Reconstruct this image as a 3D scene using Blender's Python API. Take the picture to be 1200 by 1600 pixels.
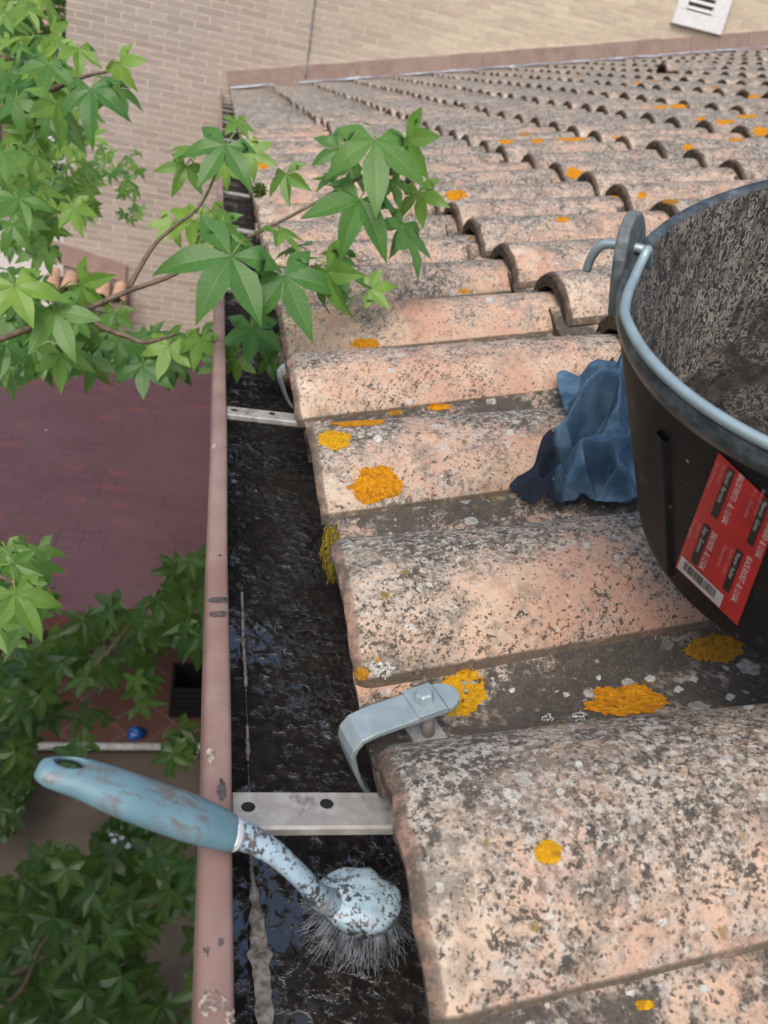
import bpy, bmesh, math, random
from mathutils import Vector, Matrix, noise
from mathutils.bvhtree import BVHTree

for o in list(bpy.data.objects):
    bpy.data.objects.remove(o)
SC = bpy.context.scene
COL = SC.collection
rnd = random.Random(7)

# ------------------------------------------------------------------ camera
YAW, PITCH, ROLL = 0.2709, 0.4679, 0.2120
CAM = Vector((-0.1088, -0.2511, 0.2759))
FPX = 1283.4                     # focal length in pixels of a 1200 x 1600 frame
SLOPE = 0.2546                   # roof slope
PITCH_ROW = 0.208                # spacing of the tile rows along the eave
EXPO = 0.37                      # exposed length of a tile
YW = 8.355                       # far brick wall
_f = Vector((math.sin(YAW)*math.cos(PITCH), math.cos(YAW)*math.cos(PITCH), -math.sin(PITCH)))
_r = Vector((math.cos(YAW), -math.sin(YAW), 0))
_u = _r.cross(_f)
RIGHT = math.cos(ROLL)*_r + math.sin(ROLL)*_u
UP = -math.sin(ROLL)*_r + math.cos(ROLL)*_u
FWD = _f
cd = bpy.data.cameras.new('camera')
cam = bpy.data.objects.new('camera', cd)
COL.objects.link(cam)
m = Matrix((RIGHT, UP, -FWD)).transposed().to_4x4()
m.translation = CAM
cam.matrix_world = m
cd.sensor_fit = 'VERTICAL'
cd.sensor_height = 36
cd.lens = FPX/1600*36
cd.clip_start = 0.01
cd.clip_end = 500
cd.dof.use_dof = True
cd.dof.focus_distance = 0.55
cd.dof.aperture_fstop = 14.0
SC.camera = cam

# ------------------------------------------------------------------ light: overcast day
world = bpy.data.worlds.new("World")
SC.world = world
world.use_nodes = True
wn = world.node_tree
bg = wn.nodes['Background']
sky = wn.nodes.new('ShaderNodeTexSky')
sky.sky_type = 'NISHITA'
sky.sun_disc = False
sky.sun_elevation = math.radians(50)
sky.sun_rotation = math.radians(207)
sky.dust_density = 4.0
sky.air_density = 1.0
sky.ozone_density = 1.0
wn.links.new(sky.outputs[0], bg.inputs[0])
bg.inputs[1].default_value = 0.15
sl = bpy.data.lights.new('sun', 'SUN')
sl.energy = 1.05
sl.angle = math.radians(45)
sl.color = (1.0, 0.965, 0.915)
so = bpy.data.objects.new('sun', sl)
COL.objects.link(so)
so.rotation_euler = (math.radians(40), 0, math.radians(-27))
SC.view_settings.view_transform = 'Standard'
SC.view_settings.look = 'None'
SC.view_settings.exposure = 0.35
SC.view_settings.gamma = 1


# ------------------------------------------------------------------ helpers
def ray(px, py):
    return (RIGHT*((px-600)/FPX) - UP*((py-800)/FPX) + FWD)

def atd(px, py, d):
    return CAM + ray(px, py)*d

def atz(px, py, z):
    r = ray(px, py)
    return CAM + r*((z-CAM.z)/r.z)

def aty(px, py, y):
    r = ray(px, py)
    return CAM + r*((y-CAM.y)/r.y)

def proj(p):
    v = Vector(p)-CAM
    z = v.dot(FWD)
    return (600+FPX*v.dot(RIGHT)/z, 800-FPX*v.dot(UP)/z, z)

CS, SN = math.cos(SLOPE), math.sin(SLOPE)
EU, EV, EN = Vector((CS, 0, SN)), Vector((0, 1, 0)), Vector((-SN, 0, CS))

def roof(u, v, w):
    return EU*u + EV*v + EN*w

def fbm(p, s, o=3):
    return noise.fractal(Vector(p)*s, 1.0, 2.0, o)

def mesh_obj(name, verts, faces, mat, parent=None, smooth=True, mats=None, fmat=None, attrs=None):
    me = bpy.data.meshes.new(name)
    me.from_pydata([tuple(v) for v in verts], [], faces)
    for mm in (mats or [mat]):
        me.materials.append(mm)
    if fmat:
        me.polygons.foreach_set('material_index', fmat)
    if smooth:
        me.polygons.foreach_set('use_smooth', [True]*len(me.polygons))
    if attrs:
        for an, data in attrs.items():
            a = me.attributes.new(an, 'FLOAT_COLOR', 'POINT')
            flat = []
            for d in data:
                flat += [d[0], d[1], d[2], d[3] if len(d) > 3 else 1.0]
            a.data.foreach_set('color', flat)
    me.update()
    o = bpy.data.objects.new(name, me)
    COL.objects.link(o)
    if parent is not None:
        o.parent = parent
        o.matrix_parent_inverse = parent.matrix_world.inverted()
    return o

def tag(o, label=None, cat=None, group=None, kind=None):
    if label: o['label'] = label
    if cat: o['category'] = cat
    if group: o['group'] = group
    if kind: o['kind'] = kind
    return o

def thing(name, label, cat, loc=(0, 0, 0), group=None):
    o = bpy.data.objects.new(name, None)
    o.empty_display_size = 0.05
    o.location = loc
    COL.objects.link(o)
    o.matrix_world = Matrix.Translation(Vector(loc))
    return tag(o, label, cat, group)

class MB:
    """collects vertices and faces of one mesh"""
    def __init__(s):
        s.v, s.f, s.m, s.a = [], [], [], []
    def add(s, vs, fs, mi=0, attr=None):
        b = len(s.v)
        s.v += [Vector(v) for v in vs]
        s.f += [tuple(i+b for i in f) for f in fs]
        s.m += [mi]*len(fs)
        s.a += (attr if attr else [(0, 0, 0, 1)]*len(vs))
        return b
    def box(s, lo, hi, mat=None, mi=0):
        x0, y0, z0 = lo; x1, y1, z1 = hi
        vs = [Vector(c) for c in ((x0,y0,z0),(x1,y0,z0),(x1,y1,z0),(x0,y1,z0),(x0,y0,z1),(x1,y0,z1),(x1,y1,z1),(x0,y1,z1))]
        if mat: vs = [mat @ v for v in vs]
        s.add(vs, [(3,2,1,0),(4,5,6,7),(0,1,5,4),(1,2,6,5),(2,3,7,6),(3,0,4,7)], mi)
    def tube(s, pts, rad, n=8, mi=0, flat=1.0, ref=None, cap=True):
        pts = [Vector(p) for p in pts]
        if not isinstance(rad, (list, tuple)): rad = [rad]*len(pts)
        vs, fs = [], []
        side = None
        for i, p in enumerate(pts):
            t = (pts[min(i+1, len(pts)-1)]-pts[max(i-1, 0)]).normalized()
            if side is None:
                a = ref if ref else (Vector((0, 0, 1)) if abs(t.z) < .9 else Vector((1, 0, 0)))
                side = t.cross(a).normalized()
            else:
                side = (side-t*side.dot(t)).normalized()
            up = t.cross(side)
            for k in range(n):
                a = 2*math.pi*k/n
                vs.append(p+side*(math.cos(a)*rad[i])+up*(math.sin(a)*rad[i]*flat))
        for i in range(len(pts)-1):
            for k in range(n):
                fs.append((i*n+k, i*n+(k+1) % n, (i+1)*n+(k+1) % n, (i+1)*n+k))
        if cap:
            fs.append(tuple(range(n-1, -1, -1)))
            fs.append(tuple((len(pts)-1)*n+k for k in range(n)))
        s.add(vs, fs, mi)
    def lathe(s, prof, n, M, mi=0, close=False):
        """prof: list of (r, h); M: matrix placing the axis"""
        vs = [M @ Vector((r*math.cos(2*math.pi*k/n), r*math.sin(2*math.pi*k/n), h)) for r, h in prof for k in range(n)]
        fs = []
        for i in range(len(prof)-1):
            for k in range(n):
                fs.append((i*n+k, i*n+(k+1) % n, (i+1)*n+(k+1) % n, (i+1)*n+k))
        s.add(vs, fs, mi)
    def build(s, name, mat, parent=None, smooth=True, attr=None, mats=None):
        return mesh_obj(name, s.v, s.f, mat, parent, smooth, mats=mats, fmat=s.m if mats else None,
                        attrs={attr: s.a} if attr else None)

def bevel(o, w, seg=2):
    b = o.modifiers.new('bevel', 'BEVEL')
    b.width = w; b.segments = seg; b.limit_method = 'ANGLE'; b.angle_limit = math.radians(40)
    return o

def subsurf(o, l=1):
    b = o.modifiers.new('subdivision', 'SUBSURF'); b.levels = l; b.render_levels = l
    return o

def smooth_path(pts, per=6):
    """Catmull-Rom through tuples of any length"""
    out = []
    P = [pts[0]]+list(pts)+[pts[-1]]
    for i in range(1, len(P)-2):
        for k in range(per):
            t = k/per
            a, b, c, d = P[i-1], P[i], P[i+1], P[i+2]
            out.append(tuple(.5*((2*b[j])+(-a[j]+c[j])*t+(2*a[j]-5*b[j]+4*c[j]-d[j])*t*t+(-a[j]+3*b[j]-3*c[j]+d[j])*t**3) for j in range(len(b))))
    out.append(tuple(pts[-1]))
    return out


# ------------------------------------------------------------------ material helpers
class NT:
    def __init__(s, name):
        s.mat = bpy.data.materials.new(name)
        s.mat.use_nodes = True
        s.t = s.mat.node_tree
        s.p = s.t.nodes['Principled BSDF']
        s.out = s.t.nodes['Material Output']
    def n(s, typ, **kw):
        nd = s.t.nodes.new(typ)
        for k, v in kw.items():
            setattr(nd, k, v)
        return nd
    def link(s, a, b):
        s.t.links.new(a, b)
    def put(s, sock, v):
        if hasattr(v, 'is_linked') or isinstance(v, bpy.types.NodeSocket):
            s.link(v, sock)
        else:
            sock.default_value = v
    def coord(s):
        return s.n('ShaderNodeTexCoord').outputs['Object']
    def mapping(s, vec, scale=(1, 1, 1), loc=(0, 0, 0), rot=(0, 0, 0)):
        q = s.n('ShaderNodeMapping')
        s.put(q.inputs['Vector'], vec)
        s.put(q.inputs['Location'], loc)
        q.inputs['Scale'].default_value = scale
        q.inputs['Rotation'].default_value = rot
        return q.outputs[0]
    def noise(s, vec, scale, detail=4, rough=.55, dist=0.0):
        q = s.n('ShaderNodeTexNoise')
        s.put(q.inputs['Vector'], vec)
        q.inputs['Scale'].default_value = scale
        q.inputs['Detail'].default_value = detail
        q.inputs['Roughness'].default_value = rough
        q.inputs['Distortion'].default_value = dist
        return q.outputs['Fac']
    def vor(s, vec, scale, feature='F1', rand=1.0):
        q = s.n('ShaderNodeTexVoronoi', feature=feature)
        s.put(q.inputs['Vector'], vec)
        q.inputs['Scale'].default_value = scale
        q.inputs['Randomness'].default_value = rand
        return q.outputs
    def ramp(s, fac, lo, hi, smooth=True):
        q = s.n('ShaderNodeMapRange')
        q.interpolation_type = 'SMOOTHSTEP' if smooth else 'LINEAR'
        s.put(q.inputs['Value'], fac)
        s.put(q.inputs['From Min'], lo)
        s.put(q.inputs['From Max'], hi)
        return q.outputs[0]
    def math(s, op, a, b=0.0, c=None):
        q = s.n('ShaderNodeMath', operation=op)
        s.put(q.inputs[0], a)
        s.put(q.inputs[1], b)
        if c is not None: s.put(q.inputs[2], c)
        return q.outputs[0]
    def mix(s, fac, a, b):
        q = s.n('ShaderNodeMix', data_type='RGBA')
        s.put(q.inputs[0], fac)
        s.put(q.inputs[6], a if not isinstance(a, tuple) else (*a, 1) if len(a) == 3 else a)
        s.put(q.inputs[7], b if not isinstance(b, tuple) else (*b, 1) if len(b) == 3 else b)
        return q.outputs[2]
    def attr(s, name):
        q = s.n('ShaderNodeAttribute', attribute_name=name)
        c = s.n('ShaderNodeSeparateColor')
        s.link(q.outputs['Color'], c.inputs[0])
        return c.outputs[0], c.outputs[1], c.outputs[2], q.outputs['Alpha']
    def bump(s, h, strength=.3, dist=.001, prev=None):
        q = s.n('ShaderNodeBump')
        q.inputs['Strength'].default_value = strength
        q.inputs['Distance'].default_value = dist
        s.put(q.inputs['Height'], h)
        if prev is not None: s.link(prev, q.inputs['Normal'])
        return q.outputs[0]
    def set(s, base=None, rough=None, metal=None, normal=None, spec=None, coat=None):
        if base is not None: s.put(s.p.inputs['Base Color'], base if not isinstance(base, tuple) else (*base, 1))
        if rough is not None: s.put(s.p.inputs['Roughness'], rough)
        if metal is not None: s.put(s.p.inputs['Metallic'], metal)
        if normal is not None: s.link(normal, s.p.inputs['Normal'])
        if spec is not None: s.put(s.p.inputs['Specular IOR Level'], spec)
        if coat is not None: s.put(s.p.inputs['Coat Weight'], coat)
        return s.mat

def plain(name, col, rough=.6, metal=0.0, var=.25, scale=30, dark=None, bump=.15, spec=.5):
    """a slightly uneven, worn surface"""
    t = NT(name)
    c = t.coord()
    a = t.noise(c, scale, 5, .6)
    b = t.noise(c, scale*.23, 3, .5)
    d = dark or tuple(x*(1-var*1.6) for x in col)
    l = tuple(min(1, x*(1+var*.5)) for x in col)
    k = t.mix(t.ramp(a, .3, .75), d, l)
    k = t.mix(t.ramp(b, .45, .75), k, col)
    return t.set(k, t.math('MULTIPLY_ADD', a, .25, rough-.12), metal, t.bump(a, bump, .002), spec)

def tile_material(name='clay_tile', extra=0.0, fleck=.95, fbase=0.0, big=.55):
    t = NT(name)
    tid, cross, part, along = t.attr('tinfo')
    c = t.coord()
    off = t.n('ShaderNodeCombineXYZ')
    t.link(t.math('MULTIPLY', tid, 17.3), off.inputs[0])
    t.link(t.math('MULTIPLY', tid, 9.1), off.inputs[1])
    t.link(t.math('MULTIPLY', tid, 23.7), off.inputs[2])
    add = t.n('ShaderNodeVectorMath', operation='ADD')
    t.link(c, add.inputs[0]); t.link(off.outputs[0], add.inputs[1])
    v = add.outputs[0]
    def warp(scale, amp):
        wob = t.n('ShaderNodeTexNoise')
        t.link(v, wob.inputs['Vector']); wob.inputs['Scale'].default_value = scale; wob.inputs['Detail'].default_value = 3
        q = t.n('ShaderNodeVectorMath', operation='MULTIPLY_ADD')
        t.link(wob.outputs['Color'], q.inputs[0]); q.inputs[1].default_value = (amp,)*3
        t.link(v, q.inputs[2])
        return q.outputs[0]
    vf = warp(420, .0042)
    vw = warp(130, .006)
    n_lo = t.noise(v, 7, 3, .5)
    n_mid = t.noise(v, 26, 5, .6)
    clay = t.mix(t.ramp(n_lo, .35, .65), (.55, .335, .24), (.615, .44, .325))
    clay = t.mix(t.math('MULTIPLY', t.ramp(n_mid, .46, .70), .75), clay, (.66, .51, .375))
    clay = t.mix(t.math('MULTIPLY', t.ramp(t.noise(v, 15, 5, .65), .53, .68), .6), clay, (.55, .295, .215))
    rim = t.ramp(along, .13, .0)
    clay = t.mix(t.math('MULTIPLY', t.ramp(tid, .95, 1.7), .75), clay, (.56, .475, .365))
    clay = t.mix(t.math('MULTIPLY', rim, t.ramp(n_mid, .35, .6)), clay, (.72, .61, .47))
    grain = t.noise(v, 300, 4, .6)
    clay = t.mix(t.math('MULTIPLY', t.ramp(grain, .5, .7), .35), clay, (.43, .30, .235))
    # weathering grows along the ridge and the damp far flank, and differs from tile to tile
    hump = t.ramp(t.math('ABSOLUTE', t.math('SUBTRACT', cross, .62)), .40, .02)
    w = t.math('MULTIPLY_ADD', hump, .14, t.math('MULTIPLY', t.math('SUBTRACT', n_lo, .5), .35))
    w = t.math('ADD', w, t.math('MULTIPLY', t.math('SUBTRACT', t.math('MINIMUM', tid, 1.3), .5), .15))
    w = t.math('ADD', w, t.math('MULTIPLY', t.math('SUBTRACT', t.noise(v, 16, 6, .7), .5), big))
    w = t.math('ADD', w, extra+.01)
    # soft grey film
    film = t.math('ADD', t.noise(v, 55, 8, .78), t.math('MULTIPLY', w, .9))
    salt = t.math('ADD', t.math('MULTIPLY', t.noise(vf, 230, 5, .72), .75), t.math('MULTIPLY', t.noise(v, 70, 3), .25))
    col = t.mix(t.math('MULTIPLY', t.ramp(film, .42, .66), .84), clay, t.mix(t.ramp(salt, .42, .57), (.115, .10, .085), (.46, .425, .375)))
    # peppering of the bare clay
    pep = t.math('ADD', t.noise(vf, 190, 6, .75), t.math('MULTIPLY', w, .30))
    col = t.mix(t.math('MULTIPLY', t.ramp(pep, .56, .66), .72), col, (.165, .13, .10))
    bs_ = t.math('ADD', t.noise(v, 21, 6, .65), t.math('MULTIPLY', w, .55))
    col = t.mix(t.math('MULTIPLY', t.ramp(bs_, .52, .70), .62), col, (.15, .13, .105))
    st = t.math('ADD', t.noise(v, 75, 8, .8), t.math('MULTIPLY', w, .62))
    col = t.mix(t.math('MULTIPLY', t.ramp(st, .585, .65), .86), col, t.mix(grain, (.05, .045, .04), (.12, .105, .09)))
    def dots(vec, scale, rmax, rmin, dens, soft=.07):
        vo = t.vor(vec, scale)
        pk = t.n('ShaderNodeSeparateColor'); t.link(vo['Color'], pk.inputs[0])
        r_ = t.math('ADD', t.math('MULTIPLY_ADD', pk.outputs[0], rmax-rmin, rmin), dens)
        q = t.n('ShaderNodeMapRange'); q.interpolation_type = 'SMOOTHSTEP'
        t.link(vo['Distance'], q.inputs['Value']); t.link(r_, q.inputs['From Max'])
        t.link(t.math('SUBTRACT', r_, soft), q.inputs['From Min'])
        q.inputs['To Min'].default_value = 1; q.inputs['To Max'].default_value = 0
        return q.outputs[0], pk
    drift = t.math('MULTIPLY', t.math('SUBTRACT', t.noise(v, 14, 4, .6), .47), 1.25)
    # pale crustose lichen flecks
    g1, _ = dots(vf, 135, .34, -.34, t.math('MULTIPLY_ADD', w, fleck, fbase))
    col = t.mix(t.math('MULTIPLY', g1, .8), col, t.mix(t.ramp(t.noise(v, 210, 3), .4, .6), (.42, .395, .35), (.60, .58, .53)))
    # black specks in three sizes
    d0 = t.math('ADD', t.math('MULTIPLY', drift, .75), t.math('MULTIPLY', w, .45))
    cl = t.math('ADD', t.noise(vf, 150, 6, .7), t.math('MULTIPLY', d0, .36))
    col = t.mix(t.math('MULTIPLY', t.ramp(cl, .615, .655), .88), col, (.07, .062, .053))
    gr_ = t.math('ADD', t.noise(v, 300, 3, .55), t.math('MULTIPLY', d0, .34))
    col = t.mix(t.math('MULTIPLY', t.ramp(gr_, .60, .65), .88), col, (.075, .066, .056))
    pl = t.math('ADD', t.noise(vf, 240, 4, .7), t.math('MULTIPLY_ADD', w, .4*fleck, fbase))
    col = t.mix(t.math('MULTIPLY', t.ramp(pl, .60, .655), .72), col, (.58, .55, .49))
    k3, _ = dots(v, 430, .42, -.22, t.math('MULTIPLY', drift, .7))
    col = t.mix(t.math('MULTIPLY', k3, .7), col, (.14, .115, .09))
    # round pale lichens with darker centres
    sp, pk = dots(vw, 40, .24, -.22, t.math('MULTIPLY', w, .15), .03)
    col = t.mix(t.math('MULTIPLY', sp, .6), col, t.mix(t.ramp(t.noise(vf, 260), .4, .6), (.36, .35, .33), (.62, .61, .57)))
    # olive moss dots
    m1, _ = dots(vf, 62, .26, -.30, t.math('MULTIPLY', w, .25), .12)
    col = t.mix(t.math('MULTIPLY', m1, t.ramp(t.noise(v, 190), .36, .6)), col, (.21, .155, .045))
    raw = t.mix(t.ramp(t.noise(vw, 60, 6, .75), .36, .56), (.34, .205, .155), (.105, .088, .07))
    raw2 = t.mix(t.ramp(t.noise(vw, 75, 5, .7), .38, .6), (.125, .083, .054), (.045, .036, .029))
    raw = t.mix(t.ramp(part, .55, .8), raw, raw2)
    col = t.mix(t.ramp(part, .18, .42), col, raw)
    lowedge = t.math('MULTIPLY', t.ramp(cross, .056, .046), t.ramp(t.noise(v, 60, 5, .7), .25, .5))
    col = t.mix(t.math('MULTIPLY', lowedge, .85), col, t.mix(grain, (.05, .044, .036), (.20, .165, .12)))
    h = t.math('ADD', t.math('MULTIPLY', t.noise(v, 150, 5, .65), .8), t.math('MULTIPLY', grain, .6))
    h = t.math('ADD', h, t.math('MULTIPLY', g1, .25))
    return t.set(col, .92, 0, t.bump(h, .8, .0017), .22)

def brick_material():
    t = NT('brick_wall_face')
    c = t.coord()
    sep = t.n('ShaderNodeSeparateXYZ'); t.link(c, sep.inputs[0])
    com = t.n('ShaderNodeCombineXYZ')
    t.link(t.math('ADD', sep.outputs[0], t.math('MULTIPLY', sep.outputs[1], 1.0)), com.inputs[0])
    t.link(sep.outputs[2], com.inputs[1])
    b = t.n('ShaderNodeTexBrick')
    t.link(com.outputs[0], b.inputs['Vector'])
    b.inputs['Color1'].default_value = (0.0, 0.0, 0.0, 1)
    b.inputs['Color2'].default_value = (1, 1, 1, 1)
    b.inputs['Mortar'].default_value = (.5, .5, .5, 1)
    b.inputs['Scale'].default_value = 1
    b.inputs['Mortar Size'].default_value = .0055
    b.inputs['Mortar Smooth'].default_value = .15
    b.inputs['Brick Width'].default_value = .25
    b.inputs['Row Height'].default_value = .060
    sc = t.n('ShaderNodeSeparateColor'); t.link(b.outputs['Color'], sc.inputs[0])
    big = t.noise(c, .55, 3)
    k = t.mix(sc.outputs[0], (.35, .295, .255), (.45, .385, .335))
    k = t.mix(t.ramp(sep.outputs[0], -.6, 3.4), k, t.mix(sc.outputs[0], (.60, .50, .37), (.76, .665, .48)))  # brick lightens to the right, the wall's uneven light put into colour
    k = t.mix(t.math('MULTIPLY', t.ramp(big, .4, .68), .45), k, (.42, .34, .28))
    k = t.mix(t.math('MULTIPLY', t.ramp(t.noise(t.mapping(c, (6, 6, 40)), 1, 4), .45, .7), .35), k, (.36, .285, .23))
    k = t.mix(t.math('MULTIPLY', b.outputs['Fac'], .8), k, t.mix(t.ramp(t.noise(c, 14), .4, .6), (.50, .44, .37), (.66, .58, .48)))
    hh = t.math('MULTIPLY_ADD', b.outputs['Fac'], -1.0, t.math('MULTIPLY', t.noise(c, 45, 4), .4))
    return t.set(k, .9, 0, t.bump(hh, .6, .006), .2)

def shingle_material():
    t = NT('maroon_shingle')
    c = t.coord()
    b = t.n('ShaderNodeTexBrick')
    t.link(t.mapping(c, (1, 1, 1), rot=(0, 0, math.radians(4))), b.inputs['Vector'])
    b.offset = .37; b.offset_frequency = 3
    b.inputs['Color1'].default_value = (0, 0, 0, 1)
    b.inputs['Color2'].default_value = (1, 1, 1, 1)
    b.inputs['Mortar'].default_value = (0, 0, 0, 1)
    b.inputs['Scale'].default_value = 1
    b.inputs['Mortar Size'].default_value = .005
    b.inputs['Mortar Smooth'].default_value = .4
    b.inputs['Brick Width'].default_value = .16
    b.inputs['Row Height'].default_value = .105
    sc = t.n('ShaderNodeSeparateColor'); t.link(b.outputs['Color'], sc.inputs[0])
    v = sc.outputs[0]
    k = t.mix(v, (.088, .044, .053), (.100, .052, .062))
    k = t.mix(t.math('MULTIPLY', t.math('GREATER_THAN', v, .93), .45), k, (.16, .05, .045))
    k = t.mix(t.math('MULTIPLY', t.ramp(t.noise(c, 1.1, 4), .42, .7), .5), k, (.115, .068, .078))
    k = t.mix(t.math('MULTIPLY', b.outputs['Fac'], t.math('MULTIPLY', t.ramp(t.noise(c, 3.1, 2), .48, .6), .5)), k, (.03, .016, .02))  # broken dark lines: shadows under the shingle edges, put into colour
    k = t.mix(t.math('MULTIPLY', t.ramp(t.noise(c, 2.4, 5, .7), .55, .8), .3), k, (.13, .06, .055))
    vo = t.vor(c, 2.1)
    k = t.mix(t.math('LESS_THAN', vo['Distance'], .02), k, (.55, .5, .48))
    return t.set(k, .75, 0, t.bump(t.noise(c, 160, 3), .3, .003), .3)

def leaf_material(name, top, young, under):
    t = NT(name)
    tone, rib, shade, _ = t.attr('leaf')
    c = t.coord()
    k = t.mix(tone, (*top, 1), (*young, 1))
    k = t.mix(t.math('MULTIPLY', t.ramp(t.noise(c, 55, 4), .4, .75), .35), k, tuple(x*.6 for x in top))
    vein = t.ramp(rib, .045, .01)
    k = t.mix(t.math('MULTIPLY', vein, .5), k, (.36, .47, .15))
    sv = t.math('FRACT', t.math('SUBTRACT', t.math('MULTIPLY', shade, 11.0), t.math('MULTIPLY', rib, 1.3)))
    k = t.mix(t.math('MULTIPLY', t.ramp(t.math('ABSOLUTE', t.math('SUBTRACT', sv, .5)), .07, .0), .28), k, (.34, .46, .13))
    k = t.mix(t.math('MULTIPLY', t.ramp(t.noise(c, 130, 5, .7), .66, .72), .6), k, (.16, .12, .04))
    geo = t.n('ShaderNodeNewGeometry')
    kb = t.mix(geo.outputs['Backfacing'], k, t.mix(.35, k, (*under, 1)))
    t.set(kb, .36, 0, t.bump(t.noise(c, 240, 3), .12, .0015), .45)
    tr = t.n('ShaderNodeBsdfTranslucent')
    t.link(t.mix(.5, k, (.34, .52, .04)), tr.inputs['Color'])
    ms = t.n('ShaderNodeMixShader')
    ms.inputs[0].default_value = .38
    t.link(t.p.outputs[0], ms.inputs[1]); t.link(tr.outputs[0], ms.inputs[2])
    t.link(ms.outputs[0], t.out.inputs[0])
    return t.mat

def mud_material(name, wet=.10, col=(.012, .0105, .009), col2=(.035, .027, .02), scale=60):
    t = NT(name)
    c = t.coord()
    a = t.noise(c, scale, 6, .65)
    b = t.noise(c, scale*.35, 4, .6)
    k = t.mix(t.ramp(a, .45, .7), col, col2)
    film = t.ramp(b, .50, .58)
    h = t.math('ADD', t.noise(c, scale*2.2, 5, .6), t.math('MULTIPLY', t.vor(c, scale*1.6)['Distance'], .5))
    return t.set(k, t.math('MULTIPLY_ADD', film, -.5+wet, .62), 0, t.bump(h, .7, .002), .5)

M_TILE = tile_material()
M_PAN = tile_material('channel_clay', .10, .3, -.10, 1.9)
M_BRICK = brick_material()
M_SHINGLE = shingle_material()
M_LEAF = leaf_material('sweetgum_leaf', (.066, .21, .052), (.27, .46, .07), (.34, .48, .30))
M_LEAF_DIM = leaf_material('lower_leaf_shaded', (.017, .070, .022), (.065, .135, .03), (.11, .18, .10))  # leaf colour darkened to stand for shade under the canopy
M_LEAF_FAR = leaf_material('far_leaf', (.035, .10, .022), (.09, .17, .03), (.10, .16, .07))
M_BARK = plain('twig_bark', (.20, .145, .105), .8, 0, .35, 120)
M_STEM = plain('leaf_stalk', (.36, .34, .11), .6, 0, .3, 90)
M_CLAYPINK = plain('pink_skirting', (.36, .255, .21), .6, 0, .14, 10)

# ------------------------------------------------------------------ ROOF: one thing, its tiles are its parts
NSEG = 22

def cover_mesh(u0, v0, tid, first, fine=True, rad=.083, w0=0.006, length=.43, yaw=0.0, seed=0, vent=False):
    """a barrel tile laid hump up; returns verts, faces, tinfo"""
    na, nl = (NSEG, 20) if fine else (10, 3)
    th = .0135
    amax = 1.19
    a0 = amax*(1-2/na)
    vs, fs, at = [], [], []
    def pt(a, l, inner):
        tn = th if first else th+.0055*max(0, 1-l/.2)
        r = rad + (.062-rad)*(l/.43) - (tn if inner else 0)
        if not inner and l < .010: r -= .0045*(1-l/.010)**2
        crest = w0 - .021*(l/.37)
        cw = crest - (rad+(.062-rad)*(l/.43))
        if fine:
            q = Vector((l*9+seed*3.1, a*1.3, seed*1.7))
            r += .0009*noise.noise(q*3) + .0016*noise.noise(q*.7)
        ac = max(-a0, min(a0, a))
        lat = r*math.sin(ac)
        dropz = (abs(a)-a0)*.083 if abs(a) > a0 else 0
        uu = u0+l
        if l < .02 and fine:
            uu += .0022*noise.noise(Vector((a*4, seed*2.3, 0)))+.0012*noise.noise(Vector((a*13, seed*2.3, 5)))
        return roof(uu, v0+lat+yaw*l, cw+r*math.cos(ac)-dropz)
    ls = [0, .010, .16, .43] if not fine else [0, .0025, .006, .010]+[.010+(length-.010)*(i/(nl-3))**1.15 for i in range(1, nl-2)]
    nrow = len(ls)
    for l in ls:                              # outer skin
        for i in range(na+1):
            a = -amax+2*amax*i/na
            p = pt(a, l, False)
            vs.append(p); at.append((tid, i/na, 0.0 if l > .009 else (.42 if first else .8)*(1-l/.010*.35), l/.43))
    o = nrow*(na+1)
    inner = [0, length*.5, length]
    for l in inner:
        for i in range(na+1):
            a = -amax+2*amax*i/na
            vs.append(pt(a, l, True)); at.append((tid, i/na, .5 if first else 1.0, l/.43))
    W = na+1
    for j in range(nrow-1):
        for i in range(na):
            fs.append((j*W+i, j*W+i+1, (j+1)*W+i+1, (j+1)*W+i))
    for j in range(len(inner)-1):
        for i in range(na):
            fs.append((o+j*W+i, o+(j+1)*W+i, o+(j+1)*W+i+1, o+j*W+i+1))
    # nose face and tail face with their own vertices, so the rim stays crisp
    b = len(vs)
    for i in range(W):
        vs.append(vs[i].copy()); at.append((tid, i/na, .45 if first else .95, 0))
    for i in range(W):
        vs.append(vs[o+i].copy()); at.append((tid, i/na, .45 if first else 1.0, 0))
    for i in range(na):
        fs.append((b+i, b+W+i, b+W+i+1, b+i+1))
    t0 = (nrow-1)*W; t1 = o+(len(inner)-1)*W
    for i in range(na):
        fs.append((t0+i, t0+i+1, t1+i+1, t1+i))
    # long edges
    b = len(vs)
    for e in (0, na):
        for l in ls:
            a = -amax+2*amax*e/na
            vs.append(pt(a, l, False)); at.append((tid, .05, .3, l/.43))
            vs.append(pt(a, l, True)); at.append((tid, .05, .3, l/.43))
        for j in range(nrow-1):
            q = b+2*j
            fs.append((q, q+2, q+3, q+1) if e == 0 else (q, q+1, q+3, q+2))
        b = len(vs)
    return vs, fs, at

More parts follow.
